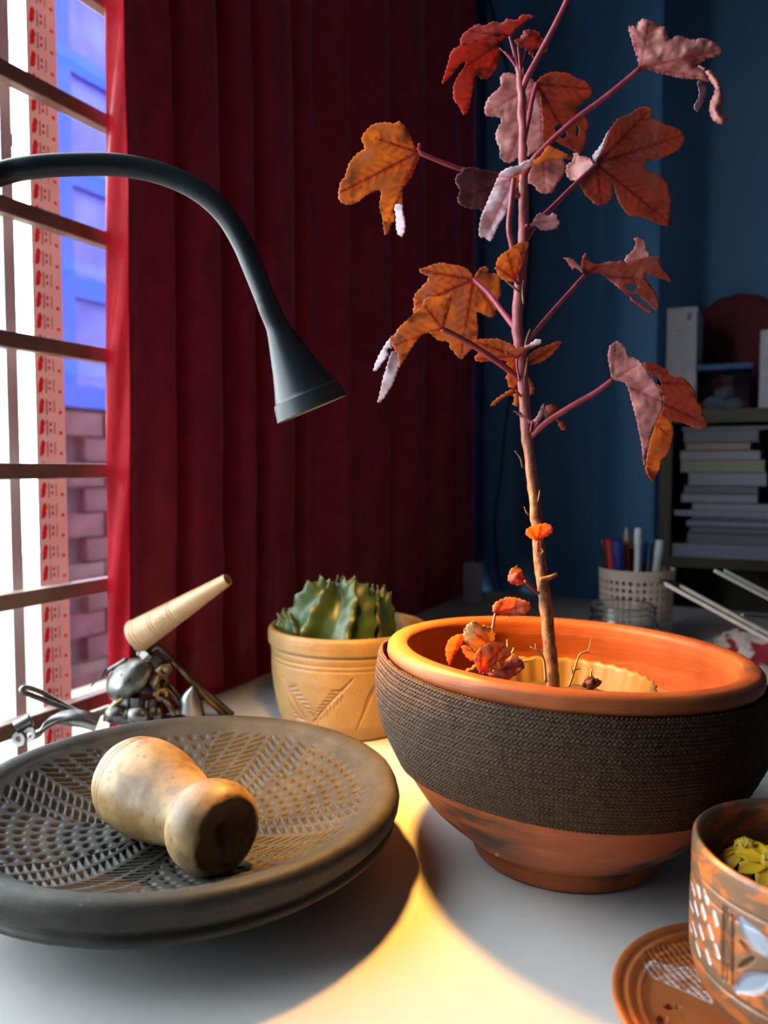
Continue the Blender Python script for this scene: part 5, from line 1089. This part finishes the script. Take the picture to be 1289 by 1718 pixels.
rim_ = np.array([(15*192+i, 15*192+(i+1) % 192, len(Vf)+15*192+(i+1) % 192, len(Vf)+15*192+i) for i in range(192)])
o = mesh('scalloped_cushion', V, np.concatenate([Fs, rim_]), simple('maroon_cloth', (.11, .008, .016), .8, bump=.3, bscale=200), loc=(cxm[0], 2.17, zt))
tag(o, 'round maroon scalloped cushion leaning on the blue wall behind the plastic tub', 'cushion')
# blue-lidded clear tub
xa, xb = topx(1171), topx(1262); yt = YB0+.04; zl = hit(1215, 610, 1, yt)[2]
tubm = glass_sheet('clear_plastic', (.75, .82, .9)); tb_ = empty('plastic_tub', ((xa+xb)/2, yt+.06, zt), 'clear plastic tub with a blue lid on the bookcase', 'tub')
wv_ = xb-xa
Vt, Ft = join(obox(((xa+xb)/2, yt, (zt+zl-.012)/2), (wv_/2-.004, 0, 0), (0, .001, 0), (0, 0, (zl-.012-zt)/2)), obox(((xa+xb)/2, yt+.12, (zt+zl-.012)/2), (wv_/2-.004, 0, 0), (0, .001, 0), (0, 0, (zl-.012-zt)/2)),
              obox((xa+.005, yt+.06, (zt+zl-.012)/2), (.001, 0, 0), (0, .059, 0), (0, 0, (zl-.012-zt)/2)), obox((xb-.005, yt+.06, (zt+zl-.012)/2), (.001, 0, 0), (0, .059, 0), (0, 0, (zl-.012-zt)/2)), box((xa+.006, yt, zt), (xb-.006, yt+.12, zt+.002)))
mesh('tub_wall', Vt, Ft, tubm, tb_, smooth=False)
bevel(mesh('lid', *box((xa-.002, yt-.005, zl-.014), (xb+.002, yt+.125, zl)), simple('blue_lid', (.02, .07, .22), .4), tb_, smooth=False), .003)
for k, (fx, fz, r_, c_, lab) in enumerate(((.30,.30,.022,(.42,.42,.44),'pale crumpled packet at the left inside the plastic tub'), (.64,.26,.020,(.36,.34,.32),'grey crumpled packet at the right inside the plastic tub'), (.48,.62,.020,(.24,.25,.27),'darker crumpled packet on top inside the plastic tub'))):
    dv, df = lathe(resample([(0, -1), (.7, -.75), (1, 0), (.7, .75), (0, 1)], 20, smooth=4), 28)
    dv = dv*(1+.5*(fbm(dv+k*5, 1.6, 3, 30+k)-.5)[:, None])*np.array((r_*1.2, r_, r_*.75)); dv += np.array((xa+wv_*fx, yt+.05, 0)); zb_ = zt+.003 if k < 2 else zt+.030; dv[:, 2] += zb_-dv[:, 2].min()
    o = mesh('packet', dv, df, simple('packet_paper', c_, .6), loc=(xa+wv_*fx, yt+.05, zb_)); tag(o, lab, 'packet', 'packets in the plastic tub')
xa = topx(1274); bx2 = mesh('carton', *box((xa, YB0+.04, zt), (xa+.09, YB0+.20, hit(1285, 553, 1, YB0+.04)[2])), M_BOXW, smooth=False, loc=(xa+.045, YB0+.12, zt)); bevel(bx2, .003); tag(bx2, 'pale upright carton on the bookcase at the right edge of the photo', 'box')
o = mesh('paper_bag', *obox((topx(1108, 2.1), 2.10, zt+.06), (.016, 0, 0), (0, .03, 0), (.004, 0, .06)), simple('brown_paper', (.10, .065, .045), .8), smooth=False, loc=(topx(1108, 2.1), 2.1, zt)); bevel(o, .006); tag(o, 'small brown paper bag behind the tall white card box', 'bag')
# ------------------------------------------------------------------ pen cup
UZ = 1.42; uc = G((1071-644.5)/F_PX*UZ, UZ); UR = .0675; UH = .137
pcup = empty('pen_cup', uc, 'white perforated plastic cup full of pens on the table', 'pen cup')
nc, nrw = 34, 8; V = []; Fs = []; zlo, zhi = .016, UH-.016
def cp_(a, h): r = UR*(.90+.10*h/UH); return uc+np.array((r*math.cos(a), r*math.sin(a), h))
for i in range(nc):
    for j in range(nrw):
        a0, a1_ = 2*np.pi*i/nc, 2*np.pi*(i+1)/nc; h0, h1 = zlo+(zhi-zlo)*j/nrw, zlo+(zhi-zlo)*(j+1)/nrw; da, dh = (a1_-a0)*.24, (h1-h0)*.24; b0 = len(V)
        V += [cp_(a0,h0), cp_(a1_,h0), cp_(a1_,h1), cp_(a0,h1), cp_(a0+da,h0+dh), cp_(a1_-da,h0+dh), cp_(a1_-da,h1-dh), cp_(a0+da,h1-dh)]
        Fs += [(b0,b0+1,b0+5,b0+4), (b0+1,b0+2,b0+6,b0+5), (b0+2,b0+3,b0+7,b0+6), (b0+3,b0,b0+4,b0+7)]
M_CUP = simple('ivory_plastic', (.48, .40, .36), .45)
o = mesh('perforated_wall', V, Fs, M_CUP, pcup, smooth=False); md = o.modifiers.new('weld', 'WELD'); md = o.modifiers.new('thick', 'SOLIDIFY'); md.thickness = .0022; md.offset = -1
R0 = UR*.90
mesh('foot', *lathe([(0, 0), (R0, 0), (R0*1.012, zlo+.0005), (R0*.97, zlo+.0005), (R0*.96, .003), (0, .003)], 68, uc), M_CUP, pcup, autos=40)
mesh('rim', *lathe([(UR*.975, zhi-.0005), (UR*.99, zhi-.0005), (UR, UH-.003), (UR*1.012, UH), (UR*.965, UH), (UR*.965, zhi)], 68, uc), M_CUP, pcup, autos=40)
def pen(px, ytop, r, colr, lab, tip=None, lean=0.0, dz=0.0, kind='pen'):
    top = P(px, ytop, UZ+dz); bt = uc+np.array((0, 0, .006))+(np.array([top[0], top[1], 0])-np.array([uc[0], uc[1], 0]))*.55; bt[2] = uc[2]+.006
    d = top-bt; Lp = np.linalg.norm(d); t_ = d/Lp
    p_ = empty(kind, bt, lab, kind, 'pens in the perforated cup'); m_ = simple(kind+'_body', colr, .35)
    mesh('barrel', *tube([bt, bt+t_*(Lp-.03)], r, 14), m_, p_, autos=40)
    if tip == 'point': mesh('point', *tube([bt+t_*(Lp-.03), bt+t_*(Lp-.012), top], [r, r*.6, r*.15], 12), simple('pencil_point', (.55, .38, .22), .6) if kind == 'pencil' else m_, p_)
    else: mesh('cap', *tube([bt+t_*(Lp-.03), bt+t_*(Lp-.029), bt+t_*(Lp-.002), top], [r, r*1.12, r*1.05, r*.8], 14), m_ if tip is None else simple('pen_cap', tip, .35), p_, autos=40)
pen(1022, 903, .0082, (.30, .02, .02), 'red marker at the left in the pen cup', (.26, .02, .02)); pen(1011, 905, .0040, (.01, .01, .012), 'thin black pen leaning furthest left in the pen cup', dz=.01)
pen(1036, 904, .0098, (.01, .02, .16), 'thick blue marker beside the red marker', (.012, .03, .2), dz=-.02); pen(1051, 885, .0052, (.45, .03, .04), 'bright red pencil standing tall in the pen cup', 'point', kind='pencil')
pen(1060, 893, .0042, (.02, .018, .015), 'black pencil next to the bright red pencil', 'point', dz=.01, kind='pencil'); pen(1071, 886, .0062, (.50, .52, .55), 'clear whitish pen in the middle of the pen cup', (.55, .58, .6), dz=-.01)
pen(1084, 905, .0040, (.02, .05, .2), 'slim blue pen right of the whitish pen', dz=.02); pen(1108, 906, .0075, (.30, .34, .38), 'grey capped marker at the right in the pen cup', (.36, .4, .44)); pen(1096, 912, .0036, (.02, .06, .07), 'dark teal pen beside the grey marker', dz=.015)
# ------------------------------------------------------------------ glass jar
JZ = 1.23; jc = G((1049-644.5)/F_PX*JZ, JZ); t = NT('clear_glass'); gl = t.n('ShaderNodeBsdfGlass'); gl.inputs['Roughness'].default_value = .02; gl.inputs['IOR'].default_value = 1.45; gl.inputs[0].default_value = (.93, .96, .96, 1)
M_GLASS = t.done(gl.outputs[0])
jp = resample([(0, .002), (.045, .001), (.052, .004), (.0555, .012), (.0565, .05), (.0555, .072), (.050, .082), (.0495, .086), (.0515, .0885), (.0515, .092), (.0495, .0935), (.0510, .096), (.0500, .1015), (.0480, .1025), (.0462, .1010), (.0465, .085), (.0525, .070), (.0535, .014), (.048, .006), (0, .006)], step=.0018)
o = mesh('glass_jar', *lathe(jp, 80, jc), M_GLASS, loc=jc); tag(o, 'empty clear glass jar with a screw rim in front of the pen cup', 'jar')
# ------------------------------------------------------------------ folding stand with pale metal rails
M_RAIL = simple('pale_metal_rail', (.52, .54, .56), .35, .5, metal=.3)
stz = 1.15
q1 = G(.700, 1.13, .006)
fs_ = empty('folding_stand', np.array([q1[0], q1[1], TZ]), 'folding stand with slanting pale metal rails at the right edge behind the bowl', 'stand')
def rail(p0, p1, off, name='rail', m=M_RAIL, hw=.0032, hh_=.0028):
    p0, p1 = np.array(p0)+off, np.array(p1)+off; d = p1-p0; L_ = np.linalg.norm(d); d /= L_; s = np.cross(d, (0, 0, 1.)); s /= np.linalg.norm(s); u_ = np.cross(s, d)
    return bevel(mesh(name, *obox((p0+p1)/2, d*L_/2, s*hw, u_*hh_), m, fs_, smooth=False), .001)
dirr = P(1289, 1073, 1.12)-P(1114, 978, 1.18)
for off, ext in ((np.zeros(3), 0), (P(1140, 982, 1.20)-P(1114, 978, 1.18), .0)):
    a = P(1114, 978, 1.18)+off; s_ = (a[2]-(TZ+.004))/(-dirr[2]); rail(a, a+dirr*s_, np.zeros(3))
a2 = P(1199, 957, 1.30); d2 = P(1289, 1004, 1.27)-a2
for off in (np.zeros(3), P(1215, 957, 1.32)-a2):
    a = a2+off; s_ = (a[2]-(TZ+.004))/(-d2[2]); rail(a, a+d2*s_, np.zeros(3))
ee = P(1114, 978, 1.18); mesh('end_cap', *obox(ee+(P(1140, 982, 1.20)-ee)/2-dirr*.005, dirr/np.linalg.norm(dirr)*.004, (P(1140, 982, 1.20)-ee)*.62, np.array((0, 0, .004))), M_BLACK, fs_, smooth=False)
j1 = P(1245, 1036, 1.15); rail(j1+np.array((0, 0, .004)), P(1330, 1040, 1.25), np.zeros(3), 'cross_bar', M_STEEL, .003, .002)
# ------------------------------------------------------------------ cloth, adapters, cables
def crumple(name, px, py, Zc, sx, sy_, sz, seed, m, lab, cat):
    cc = P(px, py, Zc); dv, df = lathe(resample([(0, -1), (.8, -.8), (1, -.2), (.85, .45), (.45, .85), (0, 1)], 40, smooth=4), 64)
    dv = dv*(1+.9*(fbm(dv, 2.2, 4, seed)-.5)[:, None])*np.array((sx, sy_, sz)); dv[:, 2] = np.maximum(dv[:, 2], -sz*.6); dv[:, 2] -= dv[:, 2].min()
    o = mesh(name, dv+np.array((cc[0], cc[1], TZ+.0005)), df, m, loc=(cc[0], cc[1], TZ+.0005)); tag(o, lab, cat)
t = NT('red_white_cloth'); M_RW = t.done(t.princ(t.ramp(t.noise(22, t.coords(), 2), [(.46, (.50, .47, .50)), (.52, (.22, .02, .04))]), .8, .2))
crumple('crumpled_cloth', 1262, 1085, 1.30, .060, .045, .030, 5, M_RW, 'crumpled red and white cloth lying behind the right rim of the bowl', 'cloth')
M_ADP = simple('white_plastic', (.50, .54, .62), .45)
hh2 = hit(793, 1012, 2, TZ); o = mesh('power_adapter', *box((hh2[0]-.018, hh2[1]-.02, TZ+.0005), (hh2[0]+.018, hh2[1]+.03, TZ+.095)), M_ADP, smooth=False, loc=(hh2[0], hh2[1], TZ+.0005)); bevel(o, .004); tag(o, 'upright pale power adapter beside the curtain foot', 'adapter')
hh2 = hit(848, 1012, 2, TZ); o = mesh('power_strip', *box((hh2[0]-.05, hh2[1]-.01, TZ+.0005), (hh2[0]+.05, hh2[1]+.03, TZ+.024)), M_ADP, smooth=False, loc=(hh2[0], hh2[1], TZ+.0005)); bevel(o, .004); tag(o, 'flat white power strip behind the bowl near the blue curtain', 'power strip')
kk = [hit(x, y, 1, 1.945) for x, y in ((815,-60),(822,0),(840,70),(865,170),(884,250),(891,350),(887,480),(870,600),(852,690),(840,800),(831,870),(834,950))]+[hit(846, 1004, 2, TZ+.004)]
o = mesh('black_cable', *tube(kk, .0034, 8, smooth=5), M_BLACK, loc=kk[-1]); tag(o, 'black cable hanging down in front of the blue curtain', 'cable')
kk = [hit(795, 905, 1, 1.92), hit(812, 945, 1, 1.91), hit(826, 975, 1, 1.90), hit(838, 1002, 2, TZ+.003)]
o = mesh('red_cable', *tube(kk, .0026, 8, smooth=5), simple('red_cable_sheath', (.25, .015, .03), .5), loc=kk[-1]); tag(o, 'thin dark red cable slanting down to the power strip', 'cable')
